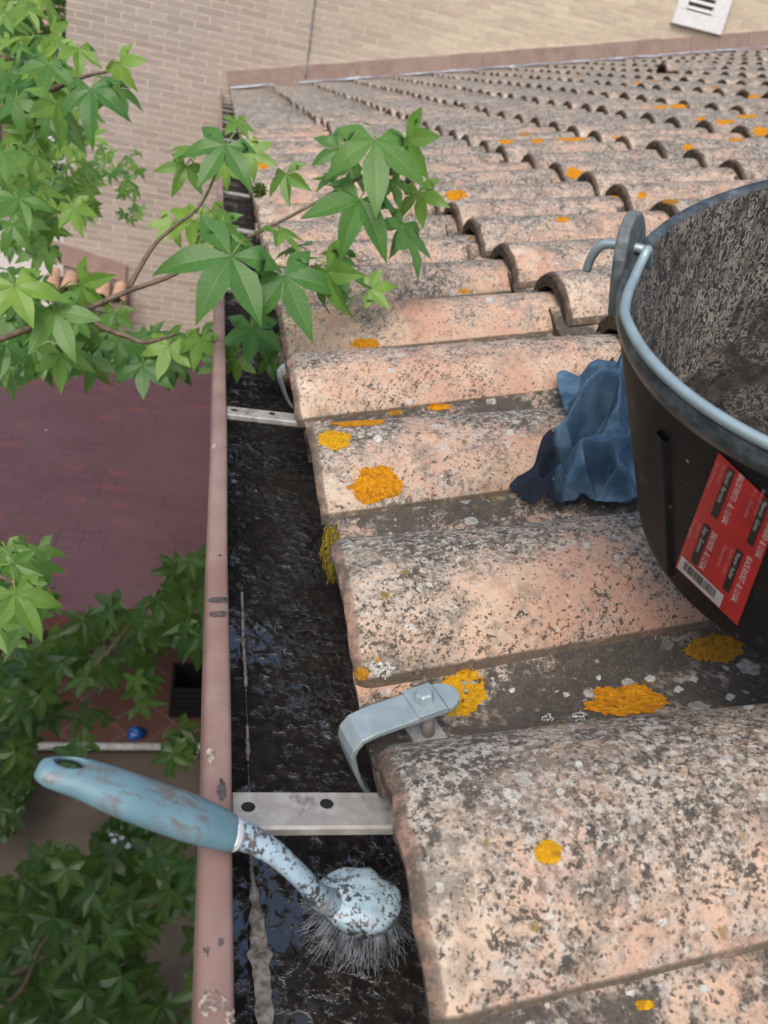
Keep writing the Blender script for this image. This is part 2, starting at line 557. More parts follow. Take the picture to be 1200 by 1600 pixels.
def pan_mesh(u0, v0, tid, first, fine=True, seed=0):
    na, nl = (14, 12) if fine else (6, 2)
    th = .0125
    amax = .90
    length = .43
    vs, fs, at = [], [], []
    def pt(a, l, low):
        r = .075 + (th if low else 0) + (.0012*noise.noise(Vector((l*8, a*2, seed*3.3))) if fine else 0)
        cw = .019 - .019*(l/.37)
        uu = u0+l + (.002*noise.noise(Vector((a*5, seed*1.9, 2))) if l < .01 and fine else 0)
        return roof(uu, v0+r*math.sin(a), cw-r*math.cos(a))
    W = na+1
    ls = [0, .006]+[length*i/nl for i in range(1, nl+1)]
    for low in (0, 1):
        for l in ls:
            for i in range(W):
                a = -amax+2*amax*i/na
                vs.append(pt(a, l, low)); at.append((tid, .62+.2*math.sin(i), .5 if low else 0.0, .3+l))
    n1 = len(ls)*W
    for j in range(len(ls)-1):
        for i in range(na):
            fs.append((j*W+i, j*W+i+1, (j+1)*W+i+1, (j+1)*W+i))
            q = n1+j*W+i
            fs.append((q, q+W, q+W+1, q+1))
    b = len(vs)
    for i in range(W):
        vs.append(vs[i].copy()); at.append((tid, .5, .4 if first else .8, 0))
    for i in range(W):
        vs.append(vs[n1+i].copy()); at.append((tid, .5, .45 if first else .8, 0))
    for i in range(na):
        fs.append((b+i, b+W+i, b+W+i+1, b+i+1))
    for j in range(len(ls)-1):
        fs.append((j*W, (j+1)*W, n1+(j+1)*W, n1+j*W))
        fs.append((j*W+na, n1+j*W+na, n1+(j+1)*W+na, (j+1)*W+na))
    return vs, fs, at

ROOF = thing('tiled_roof', 'weathered pinkish clay barrel tile roof with orange lichen rising from the gutter', 'roof')
KMAX = int((YW-.06)/PITCH_ROW)
NMAX = 16
covers, pans = [], []
for k in range(-3, KMAX+1):
    for n in range(NMAX):
        r2 = random.Random(k*101+n*7)
        u0 = n*EXPO + (r2.uniform(-.012, .012) if n else -.009+r2.uniform(-.003, .003))
        v0 = k*PITCH_ROW + r2.uniform(-.005, .005)*(1 if k > 4 else .4)
        w0 = (.006 if n else 0)+r2.uniform(-.003, .003)*(1 if n else .3)
        px, py, d = proj(roof(u0+.15, v0, 0))
        if d <= 0.05: continue
        if not (-250 < px < 1330 and -100 < py < 2300): continue
        covers.append((1/d**2, k, n, u0, v0, w0, r2.random(), r2.uniform(-.012, .012)))
for k in range(-3, KMAX+1):
    for n in range(NMAX):
        r2 = random.Random(k*57+n*13+5)
        u0 = n*EXPO-.020 + r2.uniform(-.008, .008) + (.010 if n == 0 else 0)
        v0 = (k+.5)*PITCH_ROW
        px, py, d = proj(roof(u0+.15, v0, -.05))
        if d <= 0.05 or not (-250 < px < 1330 and -100 < py < 2300): continue
        pans.append((1/d**2, k, n, u0, v0, r2.random()))
covers.sort(reverse=True); pans.sort(reverse=True)
ALLV, ALLF, OWN = [], [], []          # for laying lichens on the surface
def register(vs, fs, owner):
    b = len(ALLV)
    ALLV.extend(vs)
    for f in fs:
        ALLF.append(tuple(i+b for i in f)); OWN.append(owner)
far = MB()
TILE0 = {}
for i, (_, k, n, u0, v0, w0, tid, yw) in enumerate(covers):
    vent = (k == 27 and n == 8)
    if i < 99:
        if n > 0: tid = .35+.5*tid+min(.55, max(0, k-3)*.045+n*.04)
        elif k > 4: tid = tid+min(.5, (k-4)*.05)
        if (k, n) == (0, 0): tid = .55
        if (k, n) == (1, 0): tid = .45
        if (k, n) == (2, 0): tid = .55
        if (k, n) == (3, 0): tid = .2
        vs, fs, at = cover_mesh(u0, v0, tid, n == 0, True, w0=w0, yaw=yw if abs(k) > 1 else 0, seed=k*3.7+n*11.3)
        o = mesh_obj('cover_tile', vs, fs, M_TILE, ROOF, attrs={'tinfo': at})
        o.data.set_sharp_from_angle(angle=math.radians(22))
        TILE0[(k, n)] = o
        register(vs, fs, o)
    else:
        vs, fs, at = cover_mesh(u0, v0, 1.05+tid*.9, n == 0, False, w0=w0, yaw=yw, seed=k+n)
        far.add(vs, fs, 0, at)
        register(vs, fs, None)
tag(far.build('cover_tile_field', M_TILE, ROOF, attr='tinfo'), kind='stuff')
farp = MB()
for i, (_, k, n, u0, v0, tid) in enumerate(pans):
    if i < 40:
        vs, fs, at = pan_mesh(u0, v0, tid*.6+.4, n == 0, True, seed=k*2.1+n)
        o = mesh_obj('channel_tile', vs, fs, M_PAN, ROOF, attrs={'tinfo': at})
        register(vs, fs, o)
    else:
        vs, fs, at = pan_mesh(u0, v0, tid, n == 0, False)
        farp.add(vs, fs, 0, at)
        register(vs, fs, None)
tag(farp.build('channel_tile_field', M_PAN, ROOF, attr='tinfo'), kind='stuff')
dk = MB()
a, b_ = .03, 6.0
dk.add([roof(u, v, w) for w in (-.080, -.14) for u, v in ((a, -.9), (b_, -.9), (b_, YW-.01), (a, YW-.01))],
       [(0, 1, 2, 3), (7, 6, 5, 4), (0, 4, 5, 1), (1, 5, 6, 2), (2, 6, 7, 3), (3, 7, 4, 0)])
dk.build('roof_deck', plain('dark_mortar', (.09, .075, .06), .95), ROOF, smooth=False)  # deck sheet added under the tiles to block light
# a raised ventilation tile far up the slope
vs, fs, at = cover_mesh(2.90, 5.70, 1.25, False, True, rad=.092, w0=.05, length=.36, seed=3)
mesh_obj('ventilation_tile', vs, fs, M_TILE, ROOF, attrs={'tinfo': at})
vb = MB()
ring = [roof(3.0, 5.70+.074*math.sin(t), -.042+.074*math.cos(t)) for t in [(-1.1+2.2*i/12) for i in range(13)]]
vb.add(ring, [tuple(range(13))])
vb.build('vent_backing', plain('black_void', (.006, .006, .007), .9), ROOF, smooth=False)
BVH = BVHTree.FromPolygons(ALLV, ALLF)

def hit(px, py, bvh=None):
    r = ray(px, py).normalized()
    loc, nor, idx, dist = (bvh or BVH).ray_cast(CAM, r)
    if loc is None: return None
    if nor.dot(r) > 0: nor = -nor
    return loc, nor, idx, dist

def lichen_material(name, c1, c2, c3):
    t = NT(name)
    c = t.coord()
    v = t.vor(c, 330)
    a = t.noise(c, 260, 4, .6)
    k = t.mix(t.ramp(v['Distance'], .15, .6), (*c1, 1), (*c2, 1))
    k = t.mix(t.math('MULTIPLY', t.ramp(a, .50, .66), .8), k, (*c3, 1))
    k = t.mix(t.math('MULTIPLY', t.ramp(t.noise(c, 90, 5, .7), .52, .66), .55), k, (*c3, 1))
    return t.set(k, .9, 0, t.bump(t.math('ADD', t.math('MULTIPLY', v['Distance'], -.6), a), .8, .0014), .15)

M_LICH = lichen_material('orange_lichen', (.66, .31, .012), (.52, .21, .008), (.27, .11, .012))
M_LICH2 = lichen_material('ochre_lichen', (.46, .22, .02), (.36, .17, .02), (.15, .085, .02))
M_LICH3 = lichen_material('yellow_lichen', (.66, .37, .012), (.54, .28, .01), (.30, .155, .015))
M_WHITE = lichen_material('white_lichen', (.66, .66, .63), (.52, .52, .49), (.34, .33, .31))
M_MOSS = lichen_material('yellow_moss', (.36, .27, .02), (.22, .17, .02), (.09, .075, .02))

def blob(cx, cy, rx, ry, seed, mat, name='lichen_patch', step=None, lobes=.30, thick=.0016, rough_hole=.0, bvh=None, parent=None, rot=0):
    """an encrusting patch grown over whatever surface lies there"""
    step = step or max(1.1, (rx+ry)/42)
    ni, nj = int(2.6*rx/step)+2, int(2.6*ry/step)+2
    idx, vs, at = {}, [], []
    owner = None
    cr, sr = math.cos(rot), math.sin(rot)
    h0 = hit(cx, cy, bvh)
    if h0 is None: return None
    rr = random.Random(seed)
    ox = rr.uniform(0, 50)
    for i in range(ni):
        for j in range(nj):
            x = -1.3+2.6*i/(ni-1); y = -1.3+2.6*j/(nj-1)
            ang = math.atan2(y, x); rad = math.hypot(x, y)
            lim = 1+lobes*noise.noise(Vector((math.cos(ang)*1.6+ox, math.sin(ang)*1.6, seed)))+lobes*.55*noise.noise(Vector((math.cos(ang)*5+ox, math.sin(ang)*5, seed)))+lobes*.6*noise.noise(Vector((math.cos(ang)*12+ox, math.sin(ang)*13, seed)))
            if rad > lim: continue
            if rough_hole and noise.fractal(Vector((x*3.1+ox, y*3.1, seed)), 1, 2, 4) > rough_hole: continue
            h = hit(cx+(x*cr-y*sr)*rx, cy+(x*sr+y*cr)*ry, bvh)
            if h is None: continue
            if abs(h[3]-h0[3]) > h0[3]*.35: continue
            e = min(1, (lim-rad)*5)
            q = h[0]*420
            hh = thick*(e*.6+.5*max(0, noise.noise(q))*e+.25*e*noise.noise(q*.35))+.0003
            idx[(i, j)] = len(vs)
            vs.append(h[0]+h[1]*hh)
    fs = []
    for (i, j) in idx:
        q = [(i, j), (i, j+1), (i+1, j+1), (i+1, j)]
        if all(t in idx for t in q):
            P = [vs[idx[t]] for t in q]
            dm = max((P[a]-P[(a+1) % 4]).length for a in range(4))
            if dm < h0[3]*step/FPX*7: fs.append(tuple(idx[t] for t in q))
    if not fs: return None
    par = list(range(len(vs)))
    def find(a):
        while par[a] != a: par[a] = par[par[a]]; a = par[a]
        return a
    for f_ in fs:
        for q in f_[1:]: par[find(q)] = find(f_[0])
    cnt = {}
    for f_ in fs: cnt[find(f_[0])] = cnt.get(find(f_[0]), 0)+1
    big = max(cnt, key=cnt.get)
    fs = [f_ for f_ in fs if find(f_[0]) == big]
    keep = sorted({q for f_ in fs for q in f_}); re_ = {q: i for i, q in enumerate(keep)}
    vs = [vs[q] for q in keep]; fs = [tuple(re_[q] for q in f_) for f_ in fs]
    if parent is None and bvh is None:
        parent = OWN[h0[2]] or ROOF
    return mesh_obj(name, vs, fs, mat, parent)

LICH = [
 (570, 537, 25, 8, M_LICH), (558, 659, 45, 9, M_LICH), (522, 687, 26, 16, M_LICH3), (586, 758, 41, 29, M_LICH), (686, 636, 20, 6, M_LICH),
 (565, 1053, 12, 11, M_LICH2), (722, 1083, 40, 36, M_LICH3), (976, 1098, 64, 27, M_LICH), (1115, 1012, 50, 24, M_LICH2),
 (856, 1333, 23, 21, M_LICH3), (1007, 1570, 18, 9, M_LICH3), (591, 1031, 4, 4, M_LICH),
 (712, 305, 17, 9, M_LICH), (897, 271, 14, 10, M_LICH), (727, 455, 10, 4, M_LICH), (878, 343, 12, 5, M_LICH), (790, 220, 12, 6, M_LICH),
 (840, 220, 9, 5, M_LICH), (893, 217, 25, 4, M_LICH), (1003, 305, 7, 6, M_LICH), (960, 306, 6, 4, M_LICH), (1075, 231, 9, 7, M_LICH),
 (1132, 188, 16, 8, M_LICH), (1190, 206, 15, 8, M_LICH), (1150, 218, 14, 4, M_LICH), (995, 128, 7, 5, M_LICH), (1022, 126, 6, 4, M_LICH), (1060, 166, 15, 4, M_LICH),
 (1165, 180, 22, 5, M_LICH), (402, 226, 15, 6, M_LICH), (412, 258, 9, 9, M_LICH), (1117, 137, 6, 4, M_LICH2), (1032, 168, 10, 4, M_LICH), (902, 119, 5, 3, M_LICH),
 (1178, 152, 12, 4, M_LICH), (1095, 186, 8, 4, M_LICH), (965, 215, 8, 3, M_LICH), (735, 372, 4, 3, M_LICH2), (820, 210, 10, 3, M_LICH2), (1048, 315, 14, 5, M_LICH2),
 (617, 645, 14, 5, M_LICH2),
]
for i, (x, y, rx, ry, mt) in enumerate(LICH):
    blob(x, y, rx, ry, i+3, mt, lobes=.27, thick=.0009 if ry > 12 else .0007, rough_hole=.5 if (rx > 35 and mt is M_LICH3) else 0)
for i, (x, y, r) in enumerate([(590, 686, 8), (797, 676, 7), (595, 1045, 20), (765, 468, 7), (885, 1086, 6), (935, 1060, 5), (1015, 1061, 9), (1140, 1090, 8), (1060, 1078, 7),
                               (855, 1123, 10), (905, 1120, 12), (1085, 1062, 7), (640, 980, 10), (1035, 1440, 10), (1140, 1395, 10), (990, 1080, 5), (1170, 1105, 9), (800, 1080, 6),
                               (610, 580, 6), (640, 628, 7), (1100, 1545, 9), (985, 1552, 8), (875, 1238, 8), (903, 1195, 7)]):
    blob(x, y, r, r*.75, i+70, M_WHITE, 'lichen_spot', thick=.0008, lobes=.35, rough_hole=.3 if r > 9 else 0)
# mossy fringe hanging from the mouth of the second channel
PAN1 = [q[3] for q in pans if q[1] == 1 and q[2] == 0][0]
ms_ = MB(); rm = random.Random(17)
for i in range(420):
    a = rm.uniform(-.9, .35)
    p = roof(PAN1+rm.uniform(-.002, .008), 1.5*PITCH_ROW+.075*math.sin(a), .019-.075*math.cos(a)+.0008)
    L = rm.uniform(.006, .022)
    q = p+Vector((-.0005+rm.uniform(-.003, .001), rm.uniform(-.003, .003), -L*.45)); e = q+Vector((rm.uniform(-.002, .003), rm.uniform(-.003, .003), -L*.55))
    ms_.tube([p, q, e], [.0009, .0008, .0003], 4, cap=False)
ms_.build('moss_fringe', M_MOSS, ROOF)

# ------------------------------------------------------------------ GUTTER
GUT = thing('rain_gutter', 'dusty pink metal rain gutter full of black sludge running along the tile eave', 'gutter', (-.02, 0, -.13))
t = NT('gutter_paint')
c = t.coord()
k = t.mix(t.ramp(t.noise(c, 18, 4), .35, .7), (.265, .165, .14), (.35, .235, .205))
k = t.mix(t.math('MULTIPLY', t.ramp(t.noise(c, 260, 5, .7), .60, .70), .5), k, (.27, .17, .15))
k = t.mix(t.math('MULTIPLY', t.ramp(t.noise(t.mapping(c, (60, 9, 60)), 1, 4, .6), .60, .74), .5), k, (.33, .22, .20))
k = t.mix(t.math('MULTIPLY', t.ramp(t.noise(c, 33, 7, .75), .52, .70), .55), k, (.21, .145, .125))
M_GUT = t.set(k, .55, 0, t.bump(t.noise(c, 500, 3), .15, .001), .4)
M_SCUFF = plain('scuffed_metal', (.11, .095, .09), .7, 0, .4, 300)
M_CRUST = plain('lime_crust', (.52, .43, .36), .9, 0, .5, 260)
# section from the outside foot over the rolled lip, down and across to the back
sect = [(-.0815, -.155), (-.0862, -.085), (-.0875, -.060), (-.0874, -.052), (-.0862, -.0475), (-.0838, -.0455), (-.0800, -.0450), (-.0748, -.0450), (-.0728, -.0462), (-.0722, -.0490), (-.0722, -.0560), (-.0740, -.062), (-.0700, -.132), (-.060, -.139), (.040, -.139), (.046, -.132), (.048, -.06), (.0495, -.06), (.0495, -.143), (-.062, -.143), (-.0812, -.158)]
ys = [-.55]
while ys[-1] < YW-.05: ys.append(ys[-1]+(.02 if ys[-1] < 1.0 else .15))
vs = [Vector((x+.0009*noise.noise(Vector((y*5, 1, 0)))+.0010*noise.noise(Vector((y*1.3, 4, i*.02))), y, z+.0006*noise.noise(Vector((y*6, i*.2, 3))))) for y in ys for i, (x, z) in enumerate(sect)]
W = len(sect)
fs = [(j*W+i, j*W+(i+1) % W, (j+1)*W+(i+1) % W, (j+1)*W+i) for j in range(len(ys)-1) for i in range(W)]
fs.append(tuple(range(W-1, -1, -1))); fs.append(tuple((len(ys)-1)*W+i for i in range(W)))
GB = BVHTree.FromPolygons(vs, fs)
trough = mesh_obj('trough', vs, fs, M_GUT, GUT)
def stain(cx, cy, rx, ry, seed, mat, name, hole=0, rot=0, thick=.0006):
    o = blob(cx, cy, rx, ry, seed, mat, name, bvh=GB, parent=trough, lobes=.3, thick=thick, rough_hole=hole, rot=rot)
    return o
stain(346, 1236, 8, 17, 1, M_SCUFF, 'scuff')
stain(343, 938, 24, 5, 2, M_SCUFF, 'scuff', 0, .8)
stain(339, 960, 30, 5, 3, M_SCUFF, 'scuff', 0, 1.0)
stain(345, 1473, 5, 7, 4, M_SCUFF, 'scuff')
stain(329, 1180, 7, 13, 5, M_CRUST, 'lime_spot')
stain(330, 1568, 22, 20, 6, M_CRUST, 'lime_spot', .12)
stain(362, 1588, 12, 16, 7, M_CRUST, 'lime_spot', .2)
stain(334, 697, 4, 6, 8, M_CRUST, 'lime_spot')
stain(322, 1480, 5, 30, 9, M_SCUFF, 'scuff', .05)
stain(344, 870, 5, 9, 10, M_SCUFF, 'scuff', .1)
# galvanised cross straps
t = NT('strap_zinc')
c = t.coord()
k = t.mix(t.ramp(t.noise(c, 90, 5, .6), .35, .7), (.33, .315, .29), (.47, .455, .425))
k = t.mix(t.math('MULTIPLY', t.ramp(t.noise(c, 38, 6, .7), .54, .66), .85), k, (.075, .06, .05))
M_ZINC = t.set(k, .55, .25, t.bump(t.noise(c, 220, 4), .3, .001), .5)
M_HOLE = plain('dark_hole', (.01, .009, .008), .9)
for i in range(14):
    y = .041+i*.529
    st = MB()
    n = 12
    hx = [(-.064, y+.001), (-.024, y+.003)]
    prof = [(-.0118, -.0555), (-.0118, -.0515), (-.0105, -.0502), (.0105, -.0502), (.0118, -.0515)]
    rows = []
    for q in range(n+1):
        x = -.0715+.118*q/n
        for (dy, z) in prof: rows.append(Vector((x, y+dy+.06*(x+.07)*.6*0, z)))
        for (dy, z) in reversed(prof): rows.append(Vector((x, y+dy*.9, z-.0016)))
    w2 = len(prof)*2
    fsx = [(q*w2+j, (q+1)*w2+j, (q+1)*w2+(j+1) % w2, q*w2+(j+1) % w2) for q in range(n) for j in range(w2)]
    fsx += [tuple(range(w2)), tuple(n*w2+j for j in range(w2-1, -1, -1))]
    st.add(rows, fsx)
    so_ = st.build('gutter_strap', M_ZINC, GUT, smooth=False)
    for (x, yy) in hx:
        hb = MB()
        ringp = [Vector((x+.0036*math.cos(a), yy+.0032*math.sin(a), -.0499)) for a in [2*math.pi*j/16 for j in range(16)]]
        hb.add(ringp, [tuple(range(16))])
        if i < 3: hb.build('strap_hole', M_HOLE, so_, smooth=False)

# black sludge in the gutter
sx = [-.0715+.0012*i for i in range(98)]
syy, y = [], -.45
while y < YW-.1:
    syy.append(y)
    y += .0016 if -.12 < y < .75 else (.004 if y < 1.6 else .03)
vs = []
for y in syy:
    for x in sx:
        p = Vector((x, y, 0))
        left = max(0, 1-(x+.072)/.05)
        lump = max(0, noise.fractal(p*Vector((1, .8, 1)).x*70, 1, 2, 4))*.006
        grain = abs(noise.noise(p*330))*.0022
        zone = min(1, max(0, (y-.25)/.12))*min(1, max(0, (.85-y)/.1))
        h = -.126 + lump*(.35+1.1*left*zone) + grain*(.35+1.2*left*zone) + left*zone*.010
        h += .0014*noise.noise(p*28)+.0004*noise.noise(p*140)
        pool = -.1258+.0004*noise.noise(p*60)
        if x > -.05: h = max(h, pool)
        vs.append(Vector((x, y, h)))
W = len(sx)
fs = [(j*W+i, j*W+i+1, (j+1)*W+i+1, (j+1)*W+i) for j in range(len(syy)-1) for i in range(W-1)]
t = NT('wet_black_sludge')
c = t.coord()
a = t.noise(c, 75, 6, .65)
k = t.mix(t.ramp(a, .45, .7), (.014, .0125, .011), (.032, .027, .0225))
film = t.math('ADD', t.noise(c, 125, 5, .6, .3), t.math('MULTIPLY', t.math('SUBTRACT', t.noise(c, 14, 3), .5), .8))
film = t.ramp(film, .47, .62)
hgt = t.math('ADD', t.noise(c, 120, 4, .5), t.math('MULTIPLY', t.noise(c, 420, 2), .2))
hgt = t.math('MULTIPLY', hgt, t.math('SUBTRACT', 1.1, film))
t.p.inputs['IOR'].default_value = 1.75
M_SLUDGE = t.set(k, t.math('MULTIPLY_ADD', film, -.45, .65), 0, t.bump(hgt, .55, .0020), t.math('MULTIPLY_ADD', film, 1.1, .12))
tag(mesh_obj('gutter_sludge', vs, fs, M_SLUDGE), 'wet black sludge lying along the bottom of the pink gutter', 'sludge', kind='stuff')
# pale dried silt line stuck to the gutter bottom
cr = MB()
rows, idx = [], {}
y = -.30; j = 0
while y < .34:
    wd = .0012+.0034*max(0, min(1, (.062-y)/.05))
    wd *= 1+.25*noise.noise(Vector((y*25, 0, 0)))+.45*noise.noise(Vector((y*140, 0, 4)))
    if y > .075 and noise.noise(Vector((y*18, 9, 2))) > .05: wd *= .05
    cx = -.0532+.0035*max(0, min(1.6, (.06-y)/.08))+.0010*noise.noise(Vector((y*20, 3, 0)))
    for i in range(7):
        f = i/6
        x = cx+(f-.5)*2*wd+.0007*noise.noise(Vector((y*220, i*3, 1)))
        z = -.1212+.0014*math.sin(math.pi*f)+.0007*noise.noise(Vector((x*300, y*300, 0)))
        rows.append(Vector((x, y, z)))
    j += 1; y += .0018
cr.add(rows, [(a*7+i, a*7+i+1, (a+1)*7+i+1, (a+1)*7+i) for a in range(j-1) for i in range(6)])
cr.build('dried_silt', plain('pale_silt', (.42, .39, .35), .9, 0, .5, 240, dark=(.12, .105, .09)), GUT)

# ------------------------------------------------------------------ TILE CLAMPS at the eave
t = NT('grey_clamp_metal')
c = t.coord()
k = t.mix(t.ramp(t.noise(c, 120, 4), .35, .7), (.34, .425, .445), (.42, .50, .52))
k = t.mix(t.math('MULTIPLY', t.ramp(t.noise(c, 300, 5, .7), .6, .72), .5), k, (.20, .22, .21))
M_CLAMP = t.set(k, .42, .35, t.bump(t.noise(c, 600, 2), .1, .0006), .5)
def clamp(v, label, sc=1.0):
    base = roof(.0, v, -.045)
    T = thing('tile_clamp', label, 'clamp', base, 'grey clamps hooked over the eave tiles')
    # local frame: x up the slope along the arm, y across, z off the roof
    ang = math.radians(13)
    ex = EU*math.cos(ang)+EV*math.sin(ang); ey = EN.cross(ex); ez = EN
    Mx = Matrix((ex, ey, ez)).transposed().to_4x4(); Mx.translation = roof(.0, v-.012, -.033)
    hw = .0112
    # arm with a bent foot: swept strip, section along x-z
    path = [(.037, 0, .0), (.030, 0, .0), (.020, 0, .0), (.008, 0, .0), (-.006, 0, .0), (-.0135, 0, -.001), (-.0175, 0, -.0045), (-.0192, 0, -.010), (-.0186, 0, -.018), (-.0172, 0, -.028), (-.0145, 0, -.038), (-.011, 0, -.046)]
    th = .0034
    vs, n = [], len(path)
    for i, (x, y, z) in enumerate(path):
        a = Vector(path[max(0, i-1)]); b = Vector(path[min(n-1, i+1)])
        d = (b-a).normalized(); nr = Vector((-d.z, 0, d.x))
        if nr.z < 0 and i < 5: nr = -nr
        w = hw*(1 if i > 0 else 1)*(1-.45*max(0, (i-6))/6)
        for s in (-1, 1):
            for q in (0, -1):
                vs.append(Mx @ (Vector((x, s*w, z))+(Vector((0, 0, 1)) if i < 5 else Vector((-.6, 0, .8)) if i == 5 else Vector((-1, 0, .3)) if i < 9 else Vector((-.6, 0, -.8)))*th*(1+q)))
    fs = []
    for i in range(n-1):
        a, b = i*4, (i+1)*4
        fs += [(a, b, b+2, a+2), (a+1, a+3, b+3, b+1), (a, a+1, b+1, b), (a+2, b+2, b+3, a+3)]
    fs += [(0, 2, 3, 1), ((n-1)*4, (n-1)*4+1, (n-1)*4+3, (n-1)*4+2)]
    # rounded upper end
    bb = len(vs)
    K = 10
    for q in (1, 0):
        for i in range(K+1):
            a = -math.pi/2+math.pi*i/K
            vs.append(Mx @ Vector((.037+hw*math.cos(a), hw*math.sin(a), th*q-.0001)))
    fs += [tuple(range(bb, bb+K+1)), tuple(range(bb+2*K+1, bb+K, -1))]
    fs += [(bb+i, bb+K+1+i, bb+K+2+i, bb+i+1) for i in range(K)]
    arm = bevel(mesh_obj('clamp_arm', vs, fs, M_CLAMP, T, smooth=False), .0008, 2)
    wm = MB(); wm.box((.0185, -hw-.0006, th+.0001), (.0355, hw+.0006, th+.0016), Mx)
    bevel(wm.build('washer_plate', M_CLAMP, T, smooth=False), .0004, 2)
    hb = MB()
    C0 = Mx @ Matrix.Translation((.027, 0, th+.0016))
    hb.lathe([(0, .0058), (.0042, .0058), (.0056, .0046), (.0060, .0), (.0, .0)], 6, C0)
    bevel(hb.build('hex_bolt', M_CLAMP, T, smooth=False), .0003, 1)
    sb = MB(); sb.tube([Mx @ Vector((.027, -.003, .0)), Mx @ Vector((.027, -.003, -.019))], .0038, 12)
    sb.build('bolt_shank', M_ZINC, T)
    nb = MB(); nb.box((.017, -.0190, -.0215), (.036, .0100, -.0185), Mx)
    bevel(nb.build('base_plate', plain('dull_zinc_plate', (.42, .43, .43), .6, .2, .2, 200), T, smooth=False), .0005, 1)
    return T
clamp(.5*PITCH_ROW-.006, 'grey bent metal tile clamp with hex bolt beside the nearest big tile')
clamp(3.5*PITCH_ROW-.03, 'pale grey clamp foot at the eave just beyond the nearer thin gutter strap')
clamp(6.5*PITCH_ROW-.03, 'small far grey clamp at the eave half hidden behind the green leaves')

# ------------------------------------------------------------------ DISH BRUSH
BR = thing('dish_brush', 'muddy pale blue plastic dish brush lying across the gutter lip', 'brush', atz(350, 1297, -.045))
t = NT('blue_handle')
c = t.coord()
k = t.mix(t.ramp(t.noise(c, 30, 3), .3, .7), (.125, .24, .29), (.17, .305, .36))
sm = t.math('ADD', t.noise(t.mapping(c, (55, 130, 55), rot=(0, 0, .1)), 1, 6, .68, .8), t.math('MULTIPLY', t.math('SUBTRACT', t.noise(c, 24, 2), .5), .55))
k = t.mix(t.math('MULTIPLY', t.ramp(sm, .50, .66), .75), k, (.15, .115, .09))
k = t.mix(t.ramp(t.noise(c, 260, 4, .6), .70, .74), k, (.05, .035, .025))
M_HANDLE = t.set(k, .4, 0, t.bump(sm, .2, .001), .5)
t = NT('muddy_white_plastic')
c = t.coord()
sp = t.math('ADD', t.noise(c, 280, 6, .7, .3), t.math('MULTIPLY', t.math('SUBTRACT', t.noise(c, 45, 3), .5), .5))
k = t.mix(t.ramp(t.noise(c, 60, 3), .3, .7), (.36, .52, .63), (.46, .61, .70))
k = t.mix(t.math('MULTIPLY', t.ramp(sp, .525, .58), .92), k, (.05, .038, .03))
k = t.mix(t.math('MULTIPLY', t.ramp(t.noise(c, 420, 3), .64, .68), .9), k, (.03, .026, .024))
k = t.mix(t.math('MULTIPLY', t.ramp(t.noise(c, 70, 5, .7), .5, .68), .5), k, (.30, .25, .21))
M_NECK = t.set(k, .4, 0, t.bump(sp, .25, .0012), .5)
hp = [(58, 1200, .0065, 12), (64, 1202, .006, 20), (84, 1207, .005, 28), (130, 1217, .002, 35), (180, 1236, -.003, 39), (240, 1258, -.011, 41), (300, 1279, -.020, 40), (345, 1295, -.029, 35), (362, 1301, -.0325, 31)]
hp = smooth_path(hp, 5)
P = [atz(x, y, z) for x, y, z, r in hp]
R = [r*(q-CAM).dot(FWD)/FPX for q, (x, y, z, r) in zip(P, hp)]
mb = MB(); mb.tube(P, R, 24, flat=.72)
handle = mb.build('handle', M_HANDLE, BR)
# hanging hole, cut through the flat end
hc = atz(110, 1196, .006); ax = (CAM-hc).normalized()*.55+Vector((0, 0, .8)); ax.normalize()
tdir = (P[12]-P[4]).normalized(); sdir = ax.cross(tdir).normalized(); tdir = sdir.cross(ax)
cut = MB()
ringn = 24
vv = [hc+tdir*(.0066*math.cos(a))+sdir*(.0036*math.sin(a))+ax*h for h in (-.03, .03) for a in [2*math.pi*i/ringn for i in range(ringn)]]
ff = [(i, (i+1) % ringn, ringn+(i+1) % ringn, ringn+i) for i in range(ringn)]+[tuple(range(ringn-1, -1, -1)), tuple(range(ringn, 2*ringn))]
cut.add(vv, ff)
cutter = cut.build('cutter', M_HANDLE, None, smooth=True)
bm_ = handle.modifiers.new('hole', 'BOOLEAN'); bm_.operation = 'DIFFERENCE'; bm_.object = cutter; bm_.solver = 'EXACT'
dg = bpy.context.evaluated_depsgraph_get()
newme = bpy.data.meshes.new_from_object(handle.evaluated_get(dg))
handle.modifiers.clear(); handle.data = newme
bpy.data.objects.remove(cutter)
np_ = smooth_path([(360, 1300, -.032, 25), (378, 1305, -.035, 25), (425, 1330, -.044, 21), (468, 1368, -.058, 19), (500, 1402, -.076, 21), (530, 1412, -.094, 22)], 6)
P = [atz(x, y, z) for x, y, z, r in np_]
R = [r*(q-CAM).dot(FWD)/FPX for q, (x, y, z, r) in zip(P, np_)]
mb = MB(); mb.tube(P, R, 20, flat=.85)
mb.build('neck', M_NECK, BR)
fp = smooth_path([(356, 1299, -.0315, 31.5), (366, 1302, -.0335, 31), (372, 1304, -.0345, 28)], 3)
P = [atz(x, y, z) for x, y, z, r in fp]
R = [r*(q-CAM).dot(FWD)/FPX*1.02 for q, (x, y, z, r) in zip(P, fp)]
mb = MB(); mb.tube(P, R, 24, flat=.74)
mb.build('ferrule', plain('white_collar', (.66, .70, .73), .35, 0, .1, 100), BR)
hc = atz(566, 1404, -.088)
hz = (Vector((0, 0, 1))*.95+(CAM-hc).normalized()*.15).normalized()
hx = (RIGHT-hz*RIGHT.dot(hz)).normalized(); hy = hz.cross(hx)
MH = Matrix((hx, hy, hz)).transposed().to_4x4(); MH.translation = hc
mb = MB()
nr, na = 12, 40
vs, fs = [], []
